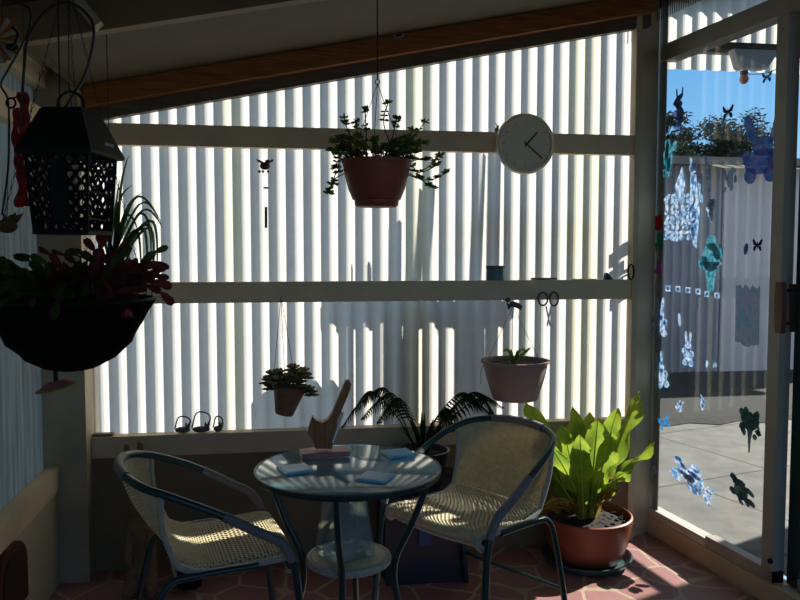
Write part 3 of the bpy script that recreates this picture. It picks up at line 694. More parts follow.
rr = [.062, .055, .036, .046, .032, .017, .011, .018, .009, .011, .018, .009, .022, .015, .022, .015, .028, .028, .018, .018]
skin('body', vs, eds, rr, 'tan', an)
m = MB(); m.ball(ctr(140, 470, -.272), .006); m.ball(ctr(147, 468, -.262), .005); m.build('eye', 'black', an, True)
for (px, py, r, hgt, mm, lab) in ((-.38, -.20, .07, .12, 'black', 'dark low pot with pale flecked leaves behind the left chair'),):
    t = thing('corner_pot', lab, 'potted plant', (px, py, 0)); c = V((px, py, 0))
    m = MB(); m.lathe([(r*.7, .001), (r, hgt), (r*1.06, hgt+.004), (r*.92, hgt+.004), (r*.88, hgt-.015), (0, hgt-.015)], c, 24); m.build('pot', mm, t, True)
    m = MB()
    for k in range(26):
        a = rnd(0, 2*PI); ln = rnd(.05, .13); d = V((math.cos(a), math.sin(a), 0)); b = c+V((0, 0, hgt-.014))
        m.blade([b, b+d*ln*.5+V((0, 0, ln*.6)), b+d*ln+V((0, 0, ln*.35))], .014, (-d.y, d.x, 0))
    m.build('foliage', 'leaf_dull', t)
# maroon arched panel on the left wall
y0, y1 = -.86, -.575; m = MB(); ol = [(y0, .165), (y1, .165), (y1, .30)]
for k in range(13):
    a = PI*k/12; ol.append(((y0+y1)/2+(y1-y0)/2*math.cos(a), .30+.10*math.sin(a)))
ap = thing('arched_flap', 'maroon arched panel low on the cream left wall', 'pet flap', (WX-.014, (y0+y1)/2, .165))
m.prism(ol, (WX-.0145, 0, 0), (0, 1, 0), (0, 0, 1), (.026, 0, 0)); m.build('frame', 'maroon', ap)
ol2 = [((y0+y1)/2+(a-(y0+y1)/2)*.74, .18+(b-.165)*.84) for a, b in ol]
m = MB(); m.prism(ol2, (WX+.0115, 0, 0), (0, 1, 0), (0, 0, 1), (.006, 0, 0)); m.build('flap', mat('dark flap', (.04, .012, .012), .5), ap)

# ------------------------------------------------------------------ clock
ck = thing('wall_clock', 'round cream wall clock on the top rail', 'clock', onY(525, 144, -.0))
cc = onY(525, 144, -.02); Rm = M.Rotation(PI/2, 4, 'X')
m = MB(); m.lathe([(.0, -.018), (.120, -.018), (.133, -.012), (.137, .0), (.133, .014), (.122, .020), (.116, .016), (.116, .008), (0, .008)], cc, 56, mtx=Rm); m.build('case', 'clock_rim', ck, True)
m = MB(); m.lathe([(0, .0085), (.1155, .0085), (.1155, .0095), (0, .0095)], cc, 48, mtx=Rm); m.build('dial', 'clock', ck)
fm = mat('faint mark', (.42, .40, .34), .6)
for k in range(12):
    m = MB(); a = PI*k/6; d = V((math.sin(a), 0, math.cos(a))); m.bar(cc+d*.096+V((0, -.0098, 0)), cc+d*.106+V((0, -.0098, 0)), .004, .001, up=(0, 1, 0)); m.build('hour_mark', fm, ck)
def hand(nm, u, v, w, off):
    e = onY(u, v, cc.y); c2 = onY(526, 144.5, cc.y); d = (e-c2); m = MB(); m.bar(c2-d*.15+V((0, off, 0)), c2+d+V((0, off, 0)), w, .0014, up=(0, 1, 0)); m.build(nm, 'hand', ck)
hand('hour_hand', 536.5, 132.5, .007, -.0125); hand('minute_hand', 541, 158.5, .005, -.0145)
m = MB(); m.lathe([(0, .0095), (.006, .0095), (.006, .017), (0, .017)], onY(526, 144.5, cc.y), 12, mtx=Rm); m.build('pivot', 'hand', ck)

# ------------------------------------------------------------------ hanging plants on the wall side
def pot_wires(parent, top, rim_c, r, mat_='wire', n=3, wr=.0011, rot=.3):
    m = MB()
    for k in range(n):
        a = rot+2*PI*k/n; m.tube([top, rim_c+V((r*math.cos(a), r*math.sin(a), 0))], wr, 5)
    m.build('hanger', mat_, parent)
# terracotta pot on a ceiling hook
hp = onY(376.5, 161, -1.08); ht = thing('hanging_succulent', 'terracotta bowl of trailing leafy succulent hanging from the ceiling', 'hanging plant', (hp.x, hp.y, hp.z-.138))
c = V((hp.x, hp.y, hp.z-.138))
m = MB(); m.lathe([(.060, 0), (.066, .006), (.067, .020), (.073, .022), (.085, .052), (.096, .092), (.102, .128), (.105, .13), (.105, .140), (.098, .140), (.092, .12), (0, .12)], c, 40); m.build('pot', 'terracotta', ht, True)
m = MB(); m.lathe([(.092, .121), (.05, .127), (0, .13)], c, 20); m.build('soil', 'soil', ht)
hook = onY(377.5, 84, -1.08); ceil = V((hook.x, hook.y, roofz(hook.x)-.096))
pot_wires(ht, hook, c+V((0, 0, .138)), .101)
m = MB(); m.tube([hook+V((0, 0, .012)), ceil], .0022, 6); m.tube([hook+V((.007*math.cos(2*PI*k/12), 0, .006+.007*math.sin(2*PI*k/12))) for k in range(13)], .0015, 5); m.build('hook', 'wire', ht)
sm, lm = MB(), MB(); rs = random.Random(11)
def cluster(mb, p, r, n, rs, w=.38):
    for k in range(n):
        a = 2*PI*k/n+rs.uniform(-.4, .4); el = rs.uniform(-.1, .9); d = V((math.cos(a)*math.cos(el), math.sin(a)*math.cos(el), math.sin(el)))
        l = r*rs.uniform(.8, 1.2); mb.blade([p, p+d*l*.5, p+d*l+V((0, 0, -l*.1))], l*w, d.orthogonal(), fold=.15)
def shoot(b, mid, e, n=4, r=.019):
    pts = spline([b, mid, e], 6); sm.tube(pts, .0018, 5)
    cluster(lm, e, r, 6, rs)
    for k in range(n): cluster(lm, pts[int(len(pts)*rs.uniform(.45, .92))], r*.8, 4, rs)
for k in range(58):
    a = rs.uniform(0, 2*PI); d = V((math.cos(a), math.sin(a), 0)); b = c+V((0, 0, .125))+d*rs.uniform(.02, .085)
    up = rs.uniform(.02, .085); rr_ = rs.uniform(.03, .085)
    shoot(b, b+d*rr_*.4+V((0, 0, up*.8)), b+d*rr_+V((0, 0, up*.9)))
for (u, v, mu, mv) in ((329, 193, 336, 178), (334, 184, 338, 172), (446, 173, 425, 180), (432, 187, 418, 178), (440, 155, 422, 170), (425, 122, 410, 140), (344, 118, 350, 135), (365, 110, 366, 130), (388, 103, 384, 125), (331, 150, 338, 158), (437, 165, 420, 172), (420, 178, 410, 165), (397, 118, 394, 130), (356, 122, 358, 138), (413, 130, 405, 145), (340, 140, 346, 150), (336, 168, 340, 160), (428, 160, 416, 160)):
    e = onY(u, v, -1.08+rs.uniform(-.03, .03)); mid = onY(mu, mv, -1.08); b = c+V((.06*(1 if u > 377 else -1)*rs.uniform(.3, 1.2), 0, .125)); shoot(b, mid, e, 4, .020)
sm.build('stem', 'stem', ht); lm.build('foliage', 'leaf', ht)
# small clay pot hung from the middle rail
q = onY(284, 392, -.10); hs2 = thing('hanging_rosette_pot', 'small tilted clay pot of rosette succulents hanging below the middle rail', 'hanging plant', (q.x, q.y, q.z-.1))
tilt = M.Rotation(math.radians(12), 4, 'Y'); c = onY(284, 414.5, -.10)
m = MB(); m.lathe([(.036, 0), (.040, .008), (.066, .105), (.068, .125), (.062, .125), (.056, .10), (0, .10)], c, 30, mtx=tilt); m.build('pot', 'pot_small', hs2, True)
tp = c+tilt @ V((0, 0, .1)); m = MB(); m.lathe([(.057, .0), (.03, .008), (0, .01)], tp, 18, mtx=tilt); m.build('soil', 'navy', hs2)
m = MB(); rs = random.Random(3)
def rosette(mb, p, r, nrm=None):
    for ring, (n, el) in enumerate(((8, -.15), (7, .45), (5, 1.0))):
        for k in range(n):
            a = 2*PI*k/n+ring*.5; d = V((math.cos(a)*math.cos(el), math.sin(a)*math.cos(el), math.sin(el))); l = r*(1-.2*ring)
            mb.blade([p, p+d*l*.45, p+d*l*.8, p+d*l], l*.42, (-math.sin(a), math.cos(a), 0), fold=.3, prof=lambda t: (.5, .95, 1, .2)[min(3, int(t*3+.01))])
for (u, v, dy) in ((272, 374, 0), (268, 382, .02), (279, 372, .03), (293, 368, 0), (300, 375, -.03), (291, 376, -.05), (303, 372, .02), (308, 389, -.02), (287, 379, -.05), (299, 384, -.05), (275, 381, -.04)):
    e = onY(u, v, -.10+dy); rosette(m, e+V((0, 0, rs.uniform(-.004, .008))), .042); rosette(m, e+V((rs.uniform(-.03, .03), rs.uniform(-.02, .02), -.02)), .036); m.tube([tp, (tp+e)/2+V((0, 0, .01)), e], .004, 5)
m.build('foliage', 'leaf_dull', hs2)
hk = onY(281, 303, -.02); m = MB()
for (u, v) in ((273, 380), (296, 380), (285, 378)): m.tube([V((hk.x, -.02, hk.z+.03)), onY(u, v+4, -.10)], .0013, 5)
m.build('hanger', 'string', hs2)
m = MB(); m.tube([V((hk.x, 0.0, hk.z+.03)), V((hk.x, -.02, hk.z+.03))], .003, 6); m.build('nail', 'steel', hs2)
# grey hanging pot
q = onY(515, 399, -.17); hg = thing('hanging_grey_pot', 'large dusty hanging pot with a sparse plant below the clock', 'hanging plant', q); c = q
m = MB(); m.lathe([(.094, 0), (.10, .006), (.104, .022), (.128, .10), (.140, .158), (.150, .162), (.150, .172), (.138, .172), (.128, .15), (0, .15)], c, 40); m.build('pot', 'pot_grey', hg, True)
m = MB(); m.lathe([(.130, .151), (.06, .158), (0, .16)], c, 20); m.build('soil', 'soil', hg)
top = onY(513, 306, -.02); top.y = -.02
m = MB()
for e in (onY(485, 366, -.17), onY(540, 362, -.17), onY(512, 362, -.06)): m.tube([top, e], .0013, 5)
m.tube([V((top.x, .0, top.z+.02)), V((top.x, -.022, top.z+.01)), top], .002, 5); m.tube(spline([onY(484, 364, -.18), onY(481, 372, -.18), onY(481, 384, -.18)], 4), .0015, 5); m.build('hanger', 'string', hg)
m = MB()
for (u, v, mu, mv) in ((503, 352, 508, 350), (528, 352, 520, 350), (511, 349, 512, 356), (522, 357, 519, 355), (505, 361, 508, 356), (531, 347, 524, 353), (517, 350, 516, 357)):
    b = c+V((rnd(-.02, .02), 0, .157)); m.blade(spline([b, onY(mu, mv, -.17), onY(u, v, -.17)], 5), .007, (1, 0, .3))
m.build('foliage', 'leaf', hg)

# ------------------------------------------------------------------ small things on the rails
def rail(u, v, y=.02): return onY(u, v, y)
q = rail(496, 279, .005); tn = thing('small_tin', 'small teal tin standing on the middle rail under the clock', 'tin', (q.x, .02, 1.2455)); c = V((q.x, .018, 1.2455))
m = MB(); m.lathe([(.040, 0), (.041, .004), (.041, .058), (.036, .058), (.036, .05), (0, .05)], c, 28, mtx=M.Diagonal((1, .62, 1, 1))); m.build('body', 'teal', tn, True)
m = MB(); m.lathe([(.043, .054), (.0435, .066), (.038, .066), (.038, .054)], c, 28, mtx=M.Diagonal((1, .62, 1, 1))); m.build('rim', 'grey', tn, True)
q = rail(609, 279, .01); m = MB(); m.prism([(-.022, 0), (.02, 0), (.006, .018), (-.006, .032), (-.016, .030)], (q.x, .008, 1.2455), (1, 0, 0), (0, 0, 1), (0, .02, 0))
tag(m.build('stone_ornament', 'navy'), 'dark wedge shaped ornament at the right end of the middle rail', 'ornament')
q = onY(631, 272, -.02); m = MB(); m.tube([q+V((.014*math.cos(2*PI*k/16), 0, .035*math.sin(2*PI*k/16))) for k in range(17)], .004, 6)
tag(m.build('hanging_ring', 'black', smooth=True), 'black ring hanging on the post at the right end of the rail', 'ring')
m = MB(); a, b = rail(531, 279, .015), rail(557, 279, .015); m.tube([(a.x, .016, 1.251), (b.x, .018, 1.251)], .005, 7); m.tube([(a.x+.03, .005, 1.249), (b.x-.03, .008, 1.2495)], .0035, 7)
tag(m.build('pencil_stub', 'grey', smooth=True), 'thin dark rods lying on the middle rail above the scissors', 'rods')
m = MB(); a, b = rail(572, 279), rail(596, 279); m.bar((a.x, .018, 1.248), (b.x, .02, 1.248), .012, .004)
tag(m.build('flat_strip', 'paint_dark'), 'thin flat strip lying near the right end of the middle rail', 'strip')
# scissors
sc_ = thing('hanging_scissors', 'scissors hanging blades down from the middle rail', 'scissors', onY(548, 300, -.012))
m = MB()
for (u, rx, rz) in ((543, .022, .030), (554, .020, .032)):
    q = onY(u, 299, -.012); m.tube([q+V((rx*math.cos(2*PI*k/16), 0, rz*math.sin(2*PI*k/16))) for k in range(17)], .0045, 7)
m.build('handle', 'grey', sc_, True)
m = MB(); m.bar(onY(546, 306, -.012), onY(550, 326, -.012), .007, .003, up=(0, 1, 0)); m.bar(onY(551, 306, -.015), onY(547, 326, -.015), .007, .003, up=(0, 1, 0)); m.build('blade', 'steel', sc_)
# moth ornament by the grey pot string
mo = thing('hanging_bird', 'dark bird ornament on the string of the dusty hanging pot', 'ornament', onY(514, 303, -.03))
m = MB(); q = onY(516, 305, -.03); m.ball(q, .022, 1.5, .6, .6, 12, 8, mtx=M.Rotation(.35, 4, 'Y')); m.ball(onY(508, 300, -.03), .012, 1, .8, 1, 10, 7); m.build('body', 'grey', mo, True)
m = MB(); m.prism([(0, 0), (.035, -.012), (.03, -.03), (.008, -.018)], q+V((-.01, -.014, .006)), (1, 0, 0), (0, 0, 1), (0, .004, 0)); m.build('wing', 'grey', mo); m = MB(); m.prism([(0, 0), (-.03, .016), (-.02, -.02)], q+V((-.012, .01, -.004)), (1, 0, 0), (0, 0, 1), (0, .004, 0)); m.build('tail', 'grey', mo)
# tiny bud on the top rail and the bell chime
m = MB(); q = onY(497, 131, .01); m.ball((q.x, .012, 1.9235), .011, 1, .8, 1, 9, 6); m.ball((q.x+.004, .012, 1.938), .007, 1, 1, 1, 8, 5); m.tube([(q.x, .012, 1.943), (q.x-.008, .012, 1.956)], .0018, 5)
tag(m.build('knob_ornament', 'leaf_dull', smooth=True), 'tiny knob ornament on the top rail just left of the clock', 'ornament')
bc = thing('hanging_chime', 'small brown bird chime hanging in front of the ribbed wall below the top rail', 'wind chime', onY(265, 158, -.03))
m = MB(); q = onY(265, 166, -.03); m.ball(q, .020, 1.1, .8, .85, 12, 8); m.ball(onY(267.5, 162, -.035), .011, 1, 1, 1, 10, 6); m.build('body', mat('brown bird', (.16, .05, .025), .6, var=.4, scale=40), bc, True)
for s in (-1, 1):
    m = MB(); m.prism([(0, 0), (s*.034, .018), (s*.036, .028), (s*.008, .016)][::s], q+V((0, -.003, .002)), (1, 0, 0), (0, 0, 1), (0, .006, 0)); m.build('wing', 'rust', bc)
for u in (259.5, 263, 268):
    m = MB(); m.ball(onY(u, 171.5, -.03), .006); m.build('bead', 'rust', bc, True)
m = MB(); m.lathe([(.010, -.003), (.012, .0), (.010, .004)], onY(266, 188, -.03), 12); m.build('bell', 'grey', bc, True)
m = MB(); m.tube([onY(265, 144, -.006), onY(265, 160, -.03)], .0009, 4); m.tube([onY(265, 171, -.03), onY(266, 207, -.03)], .0009, 4)
m.tube([onY(266, 207, -.03), onY(266, 228, -.03)], .006, 8); m.build('cord', 'string', bc)
# wire creatures on the lowest rail
for k, (u0, u1, hh, lab) in enumerate(((174, 191, 17, 'left'), (191, 211, 21, 'middle'), (213, 223, 16, 'right'))):
    a, b = onY(u0, 433, .01), onY(u1, 433, .01); z = .5895; c = V(((a.x+b.x)/2, .012, z)); w = (b.x-a.x)/2
    t = thing('wire_creature', lab+' one of three small wire handled ornaments on the lowest rail', 'ornament', c, 0, 'wire handled ornaments on the lowest rail')
    m = MB(); m.ball(c+V((0, 0, .0145)), .022, max(.6, w/.024), .7, .62, 12, 8); m.ball(c+V((w*.6, 0, .026)), .011, 1, .9, 1, 9, 6)
    for s in (-1, 1): m.prism([(0, 0), (s*.006, .016), (s*.012, 0)][::s], c+V((w*.6, -.002, .033)), (1, 0, 0), (0, 0, 1), (0, .005, 0))
    m.build('body', 'grey', t, True)
    m = MB(); H = hh/233; m.tube(spline([c+V((-w*.9, 0, .02)), c+V((-w*.5, 0, H*.9)), c+V((w*.2, 0, H)), c+V((w*.9, 0, H*.8)), c+V((w*.8, 0, .03))], 6), .0032, 6); m.build('handle', 'wire', t, True)
a, b = onY(87, 437, .01), onY(113, 437, .01); m = MB(); m.box((max(a.x, XL+.002), -.004, .5895), (b.x, .035, .6))
tag(m.build('flat_stick', 'darkwood'), 'dark flat stick on the left end of the lowest rail', 'stick')

# printed marks on the roof board
for (u, v, w, hgt, bars, lab) in ((397, 29, .040, .075, 4, 'pale printed tag on the ceiling timber right of the hook wire'), (379, 3, .020, .04, 3, 'dark printed tag on ceiling board at the hook wire'), (365, 5, .018, .05, 3, 'dark printed tag on ceiling board left of the hook wire')):
    q = onY(u, v, -.0535); t = thing('printed_tag', lab, 'printed tag', q); rot = M.Translation(q) @ M.Rotation(math.radians(-14), 4, 'Y')
    m = MB(); m.box((-w/2, -.001, -hgt/2), (w/2, .0008, hgt/2), 0, rot); m.build('card', mat('tag card', (.32, .33, .30) if bars == 4 else (.10, .10, .08), .7), t)
    m = MB()
    for k in range(bars): z = hgt*(.36-.72*k/(bars-1)); m.box((-w*.32, -.0018, z-hgt*.05), (w*.36, -.001, z+hgt*.05), 0, rot)
    m.build('printing', 'black', t)

# ------------------------------------------------------------------ lantern and basket in the left foreground
DL = 1.72
lc = at(74, 233, DL); z0, z1, z2 = lc.z, 1.592, 1.682
ln = thing('hanging_lantern', 'black lattice lantern hanging in front of the corner post', 'lantern', (lc.x, lc.y+.0, z0), math.radians(-13))
def body_pt(f, a, b):   # face f, a in -1..1 across, b 0..1 up
    hw = .0575+.0105*b; p = V((a*hw, -hw, (z1-z0)*b)); return M.Rotation(f*PI/2, 4, 'Z') @ p
m = MB()
for f in range(4):
    for (a0, b0_, a1, b1_, w) in ((-1, 0, -1, 1, .007), (1, 0, 1, 1, .007), (-1, .01, 1, .01, .008), (-1, .99, 1, .99, .010)): m.bar(body_pt(f, a0, b0_), body_pt(f, a1, b1_), w, w, up=(.3, .2, 1) if b0_ == b1_ else (1, .3, 0))
m.build('frame', 'black', ln, world=False)
m = MB()
for f in range(4):
    nx, nz_ = 5, 9
    for s in (-1, 1):
        for k in range(-nz_, nx+nz_+1):
            # diagonal line in the a,b square clipped to it
            pts = []
            for t in range(0, 41):
                b = t/40; a = (k+s*b*nz_*.62)/nx*2-1
                if -1 <= a <= 1: pts.append((a, b))
            if len(pts) > 1: m.bar(body_pt(f, *pts[0]), body_pt(f, *pts[-1]), .0052, .004, up=(.2, .3, 0))
    for b in (.17, .5, .83): m.bar(body_pt(f, -1, b), body_pt(f, 1, b), .004, .004, up=(0.1, 0.2, 1))
    if f == 0:
        pn = [(-.20, .12), (.30, .12), (.36, .5), (.30, .9), (-.20, .9), (-.26, .5)]
        A = [body_pt(f, a, b)+V((0, -.003, 0)) for a, b in pn]; B = [p+V((0, .004, 0)) for p in A]
        i = len(m.v); m.v += A+B; m.f += [tuple(range(i, i+6)), tuple(range(i+11, i+5, -1))]; m.mi += [0, 0]
m.build('lattice', 'black', ln, world=False)
m = MB(); hw0, hw1 = .083, .046; rz0, rz1 = z1-z0, z2-z0
def ring(h, z): return [V((-h, -h, z)), V((h, -h, z)), V((h, h, z)), V((-h, h, z))]
m.grid([ring(hw0-.004, rz0-.008), ring(hw0, rz0-.006), ring(hw0, rz0), ring(hw1, rz1), ring(hw1-.004, rz1+.004)], 0, True); i = len(m.v)
m.f += [(i-4, i-3, i-2, i-1), (3, 2, 1, 0)]; m.mi += [0, 0]; m.build('roof', 'black', ln, world=False)
m = MB(); m.box((-.061, -.061, -.004), (.061, .061, .002)); m.build('base', 'black', ln, world=False)
m = MB(); m.tube(spline([(-.03, 0, rz1), (-.025, 0, rz1+.03), (0, 0, rz1+.045), (.025, 0, rz1+.03), (.03, 0, rz1)], 5), .003, 6); m.build('handle', 'black', ln, world=False)
m = MB(); nrm = V((hw0-hw1, 0, 0))
for k in range(9):
    y = .018+.0052*k*.9-.02; zc = rz0+.018; xx = hw0-(hw0-hw1)*.018/(rz1-rz0)*1.0+.0006; m.box((xx-.0006, y, zc), (xx+.0008, y+.0032, zc+.006))
m.build('lettering', mat('pale lettering', (.30, .30, .30), .5), ln, world=False)
# lantern cable loop up to the rafter
cb = MB()
cb.tube(spline([at(20, 128, DL), at(24, 70, DL), at(28, 38, DL), at(45, 12, DL), at(65, 2, DL), at(85, 12, DL), at(94, 32, DL), at(86, 72, DL), at(70, 100, DL), at(62, 113, DL)], 8), .0032, 7)
cb.build('cable_loop', 'wire', ln, True)
m = MB(); tp_ = at(59, 28, DL); tp2 = at(60, 114, DL); m.tube([V((tp_.x, tp_.y, roofz(tp_.x)+.012)), at(59, 60, DL), tp2], .0018, 6); m.tube([at(68, 2, DL), at(69, 85, DL), at(72, 108, DL)], .0012, 5); m.build('hanging_wire', 'wire', ln, True)

DB = 1.90
bcn = at(70, 300, DB); hbk = thing('hanging_basket', 'large black lined hanging basket of cactus in the left foreground', 'hanging basket', (bcn.x, bcn.y, bcn.z-.175))
c = V((bcn.x, bcn.y, bcn.z)); RB = .192
prof = [(.03, -.172), (.06, -.165), (.10, -.142), (.138, -.105), (.165, -.06), (RB-.003, -.015), (RB, 0), (RB-.012, 0), (.15, -.03), (0, -.03)]
m = MB(); m.lathe(prof, c, 90, wob=lambda a, z: .030*math.sin(9*a+z*40)+.022*math.sin(17*a-z*60)); m.build('liner', 'coco', hbk, True)
m = MB(); m.tube([c+V(((RB+.004)*math.cos(2*PI*k/48), (RB+.004)*math.sin(2*PI*k/48), .002)) for k in range(49)], .004, 6); m.build('rim', 'black', hbk, True)
m = MB()
hk = at(62, 8, DB); hk = V((hk.x, hk.y, hk.z))
for a in (1.57, 3.35, 6.05):
    e = c+V((RB*math.cos(a), RB*math.sin(a), 0)); apex = V((c.x, c.y+.05, 2.05)); n = 60
    for k in range(n):
        p0, p1 = e.lerp(apex, k/n), e.lerp(apex, (k+1)/n); md = (p0+p1)/2; dd = (p1-p0); sd = dd.cross(V((0, 1, 0)) if k % 2 else V((1, 0, 0))).normalized()*.0035
        m.tube([p0, md+sd, p1, md-sd, p0], .0009, 4, cap=False)
m.build('chain', 'wire', hbk)
gs, rs_ = MB(), MB(); rs = random.Random(21)
def segstem(mb, b, d, n, droop, ln_, wd=.25):
    p = V(b); d = V(d).normalized()
    for k in range(n):
        l = ln_*rs.uniform(.85, 1.15); q = p+d*l; sd = d.cross(V((rs.gauss(0, .5), -1, rs.gauss(0, .5))))
        mb.blade([p, p.lerp(q, .3), p.lerp(q, .75), q], l*wd, sd, fold=.12, prof=lambda t: (.3, .8, 1, .5)[min(3, int(t*3+.01))])
        p = q; d = (d+V((0, 0, -droop))+V((rs.gauss(0, .14), rs.gauss(0, .14), rs.gauss(0, .08)))).normalized()
for k in range(210):
    a = rs.uniform(0, 2*PI); r = rs.uniform(.01, .15); b = c+V((r*math.cos(a), r*math.sin(a), -.03))
    d = V((math.cos(a)*rs.uniform(.2, 1.), math.sin(a)*rs.uniform(.2, 1.), rs.uniform(.7, 1.5)))
    if d.x > 0: d.x *= .3
    red = math.cos(a) > .0 and rs.random() < .6
    segstem(rs_ if red else gs, b, d, rs.randint(3, 5), rs.uniform(.25, .5), rs.uniform(.030, .046))
for k in range(26):
    b = c+V((rs.uniform(.0, .09), rs.uniform(-.13, .08), -.02)); segstem(rs_, b, (rs.uniform(.2, .9), rs.uniform(-.3, .3), rs.uniform(.8, 1.5)), rs.randint(4, 5), rs.uniform(.2, .5), rs.uniform(.030, .044), .27)
gs.build('foliage', 'cactus', hbk); rs_.build('red_foliage', 'cactus_red', hbk)
# blossom
m = MB(); q = at(127, 308, DB-.2)
for k in range(7): a = 2*PI*k/7; m.blade([q, q+V((.008*math.cos(a), .004*math.sin(a), -.008)), q+V((.013*math.cos(a), .008*math.sin(a), -.022))], .005, (-math.sin(a), math.cos(a), 0))
m.build('flower', mat('pink flower', (.35, .02, .07), .6), hbk)
# spinner disc below the basket
ds = thing('hanging_disc', 'pink and yellow tilted disc hanging under the black basket', 'ornament', at(57, 386, DB)); q = at(56, 387, DB)
rt = M.Rotation(math.radians(-13), 4, 'Y') @ M.Rotation(math.radians(4), 4, 'X')
m = MB(); m.lathe([(0, .004), (.042, .003), (.049, 0), (.042, -.003), (0, -.004)], q, 32, mtx=rt); m.build('plate', mat('yellow disc', (.5, .38, .07), .6, var=.3, scale=20), ds, True)
m = MB(); m.lathe([(.036, .004), (.026, .012), (0, .016)], q, 28, mtx=rt); m.build('cap', mat('pink cap', (.55, .12, .14), .6, var=.3, scale=20), ds, True)
m = MB(); m.tube([q+V((0, 0, .012)), V((q.x, q.y, bcn.z-.170))], .0055, 8); m.build('stem', 'black', ds, True)
# spider plant behind the basket, in its own small pot on the wall side
sp0 = at(112, 270, 2.5); sp = thing('hanging_spider_plant', 'striped grass leaved plant hanging behind the black lantern', 'hanging plant', sp0)
m = MB(); m.lathe([(.05, -.10), (.07, 0), (.074, .004), (.066, .004), (.06, -.01), (0, -.01)], sp0, 24); m.build('pot', 'pot_small', sp, True)
m = MB(); rs = random.Random(8)
for (u, v, mu, mv) in ((129, 155, 122, 190), (132, 185, 120, 205), (143, 192, 128, 210), (161, 222, 140, 205), (163, 228, 142, 212), (158, 215, 135, 200), (150, 320, 150, 230), (146, 300, 142, 230), (157, 275, 150, 222), (141, 290, 136, 232), (120, 178, 116, 215), (100, 200, 106, 220), (138, 230, 126, 218), (151, 262, 145, 226), (90, 230, 100, 225), (154, 245, 140, 215)):
    dd = 2.45+rs.uniform(-.08, .08); pts = spline([sp0+V((rs.uniform(-.02, .02), 0, -.005)), at(mu, mv, dd), at(u, v, dd)], 9)
    m.blade(pts, .0150, (.5, -.9, .1), fold=.35, prof=lambda t: (1-t**3)*.9+.06)
m.build('foliage', 'spider', sp)
m = MB()
apx = V((sp0.x, sp0.y, roofz(sp0.x)-.0))
for a in (0.5, 2.6, 4.7): m.tube([sp0+V((.07*math.cos(a), .07*math.sin(a), 0)), sp0+V((0, 0, .22))], .0012, 5)
m.tube([sp0+V((0, 0, .22)), V((sp0.x, sp0.y, roofz(sp0.x)+.012))], .0015, 5); m.build('hanger', 'wire', sp)

# red ribbon, ring and leaf bird on the left wall
DRB = 2.05
rb = thing('hanging_red_ribbon', 'red cloth streamer hanging beside the black lantern', 'ribbon', at(20, 100, DRB))
m = MB()
for (path, w) in ((((22, 92), (24, 120), (20, 150), (22, 180), (19, 207)), .016), (((17, 108), (15, 135), (18, 165), (24, 190), (27, 206)), .011), (((26, 95), (27, 118), (25, 140)), .008)):
    pts = spline([at(u, v, DRB+.01*math.sin(v*.2)) for u, v in path], 8); rows = []
    for k, p in enumerate(pts): ww = w*(.75+.3*math.sin(k*.9)); rows.append([p-R_*ww, p-R_*ww*.3+F_*.012*math.sin(k), p+R_*ww*.4-F_*.008*math.cos(k*1.3), p+R_*ww])
    m.grid(rows); m.grid([[q+F_*.002 for q in r] for r in rows])
m.build('streamer', 'red', rb, True)
m = MB(); q = at(11, 103, DRB); m.tube([q+R_*.012*math.cos(2*PI*k/16)+U_*.013*math.sin(2*PI*k/16) for k in range(17)], .003, 6)
m.tube([at(13, 98, DRB), at(20, 96, DRB), at(24, 93, DRB)], .002, 5); m.build('ring', 'black', rb, True)
m = MB(); m.tube([at(24, 93, DRB), V((at(24, 20, DRB).x, at(24, 20, DRB).y, roofz(at(24, 20, DRB).x)+.012))], .001, 4); m.build('thread', 'wire', rb)
m = MB(); m.tube(spline([at(6, 0, 1.95), at(28, 8, 1.95), at(30, 25, 1.95), at(22, 45, 1.95), at(8, 70, 1.95), at(1, 85, 1.95), at(8, 100, 1.95), at(9, 130, 1.95), at(8, 170, 1.95), at(2, 215, 1.95)], 8), .0028, 6)
tag(m.build('hanging_cable', 'wire', smooth=True), 'thin dark cable looping down at the left edge', 'cable')
lb = thing('hanging_leaf_bird', 'rust and olive leafy bird ornament hanging at the left edge', 'ornament', at(10, 220, 1.95))
m = MB(); m.ball(at(7, 226, 1.95), .020, 1.3, .8, .9, 12, 8); m.ball(at(12, 219, 1.95), .011, 1, 1, 1, 10, 6); m.build('body', mat('olive bird', (.14, .09, .02), .7, var=.4, scale=40), lb, True)
m = MB()
for (u, v) in ((24, 213), (21, 217), (2, 212), (16, 212)): b = at(10, 222, 1.95); e = at(u, v, 1.95); m.blade([b, b.lerp(e, .5)-U_*.002, e], .008, (0, -.3, 1), fold=.3)
m.build('wing', 'rust', lb)
m = MB(); m.tube([at(7, 221, 1.95), at(8, 170, 1.95)], .001, 4); m.build('thread', 'wire', lb)
sf = thing('hanging_paper_fan', 'orange and cream striped fan ornament at the top left edge', 'ornament', at(4, 40, 1.6)); q = at(-3, 40, 1.6)
m = MB(); n = 20; rows = []
for rad in (.004, .02, .035, .047): rows.append([q+R_*rad*math.cos(2*PI*k/(2*n))+U_*rad*1.05*math.sin(2*PI*k/(2*n))+F_*(.004*(-1)**k*(rad > .01)-.12*(.047-rad)) for k in range(2*n)])
for a in range(3):
    for k in range(2*n):
        j = (k+1) % (2*n); m.face([rows[a][k], rows[a][j], rows[a+1][j], rows[a+1][k]], (k//2) % 2)
m.build('disc', [mat('orange paper', (.36, .11, .035), .8), mat('cream paper', (.42, .36, .25), .8)], sf)
m = MB(); m.tube(spline([at(12, 27, 1.56), at(18, 34, 1.56), at(15, 43, 1.56), at(10, 48, 1.56)], 5), .003, 6); m.ball(at(12, 47, 1.57), .009, 1.4, .6, .8); m.build('clasp', 'black', sf, True)
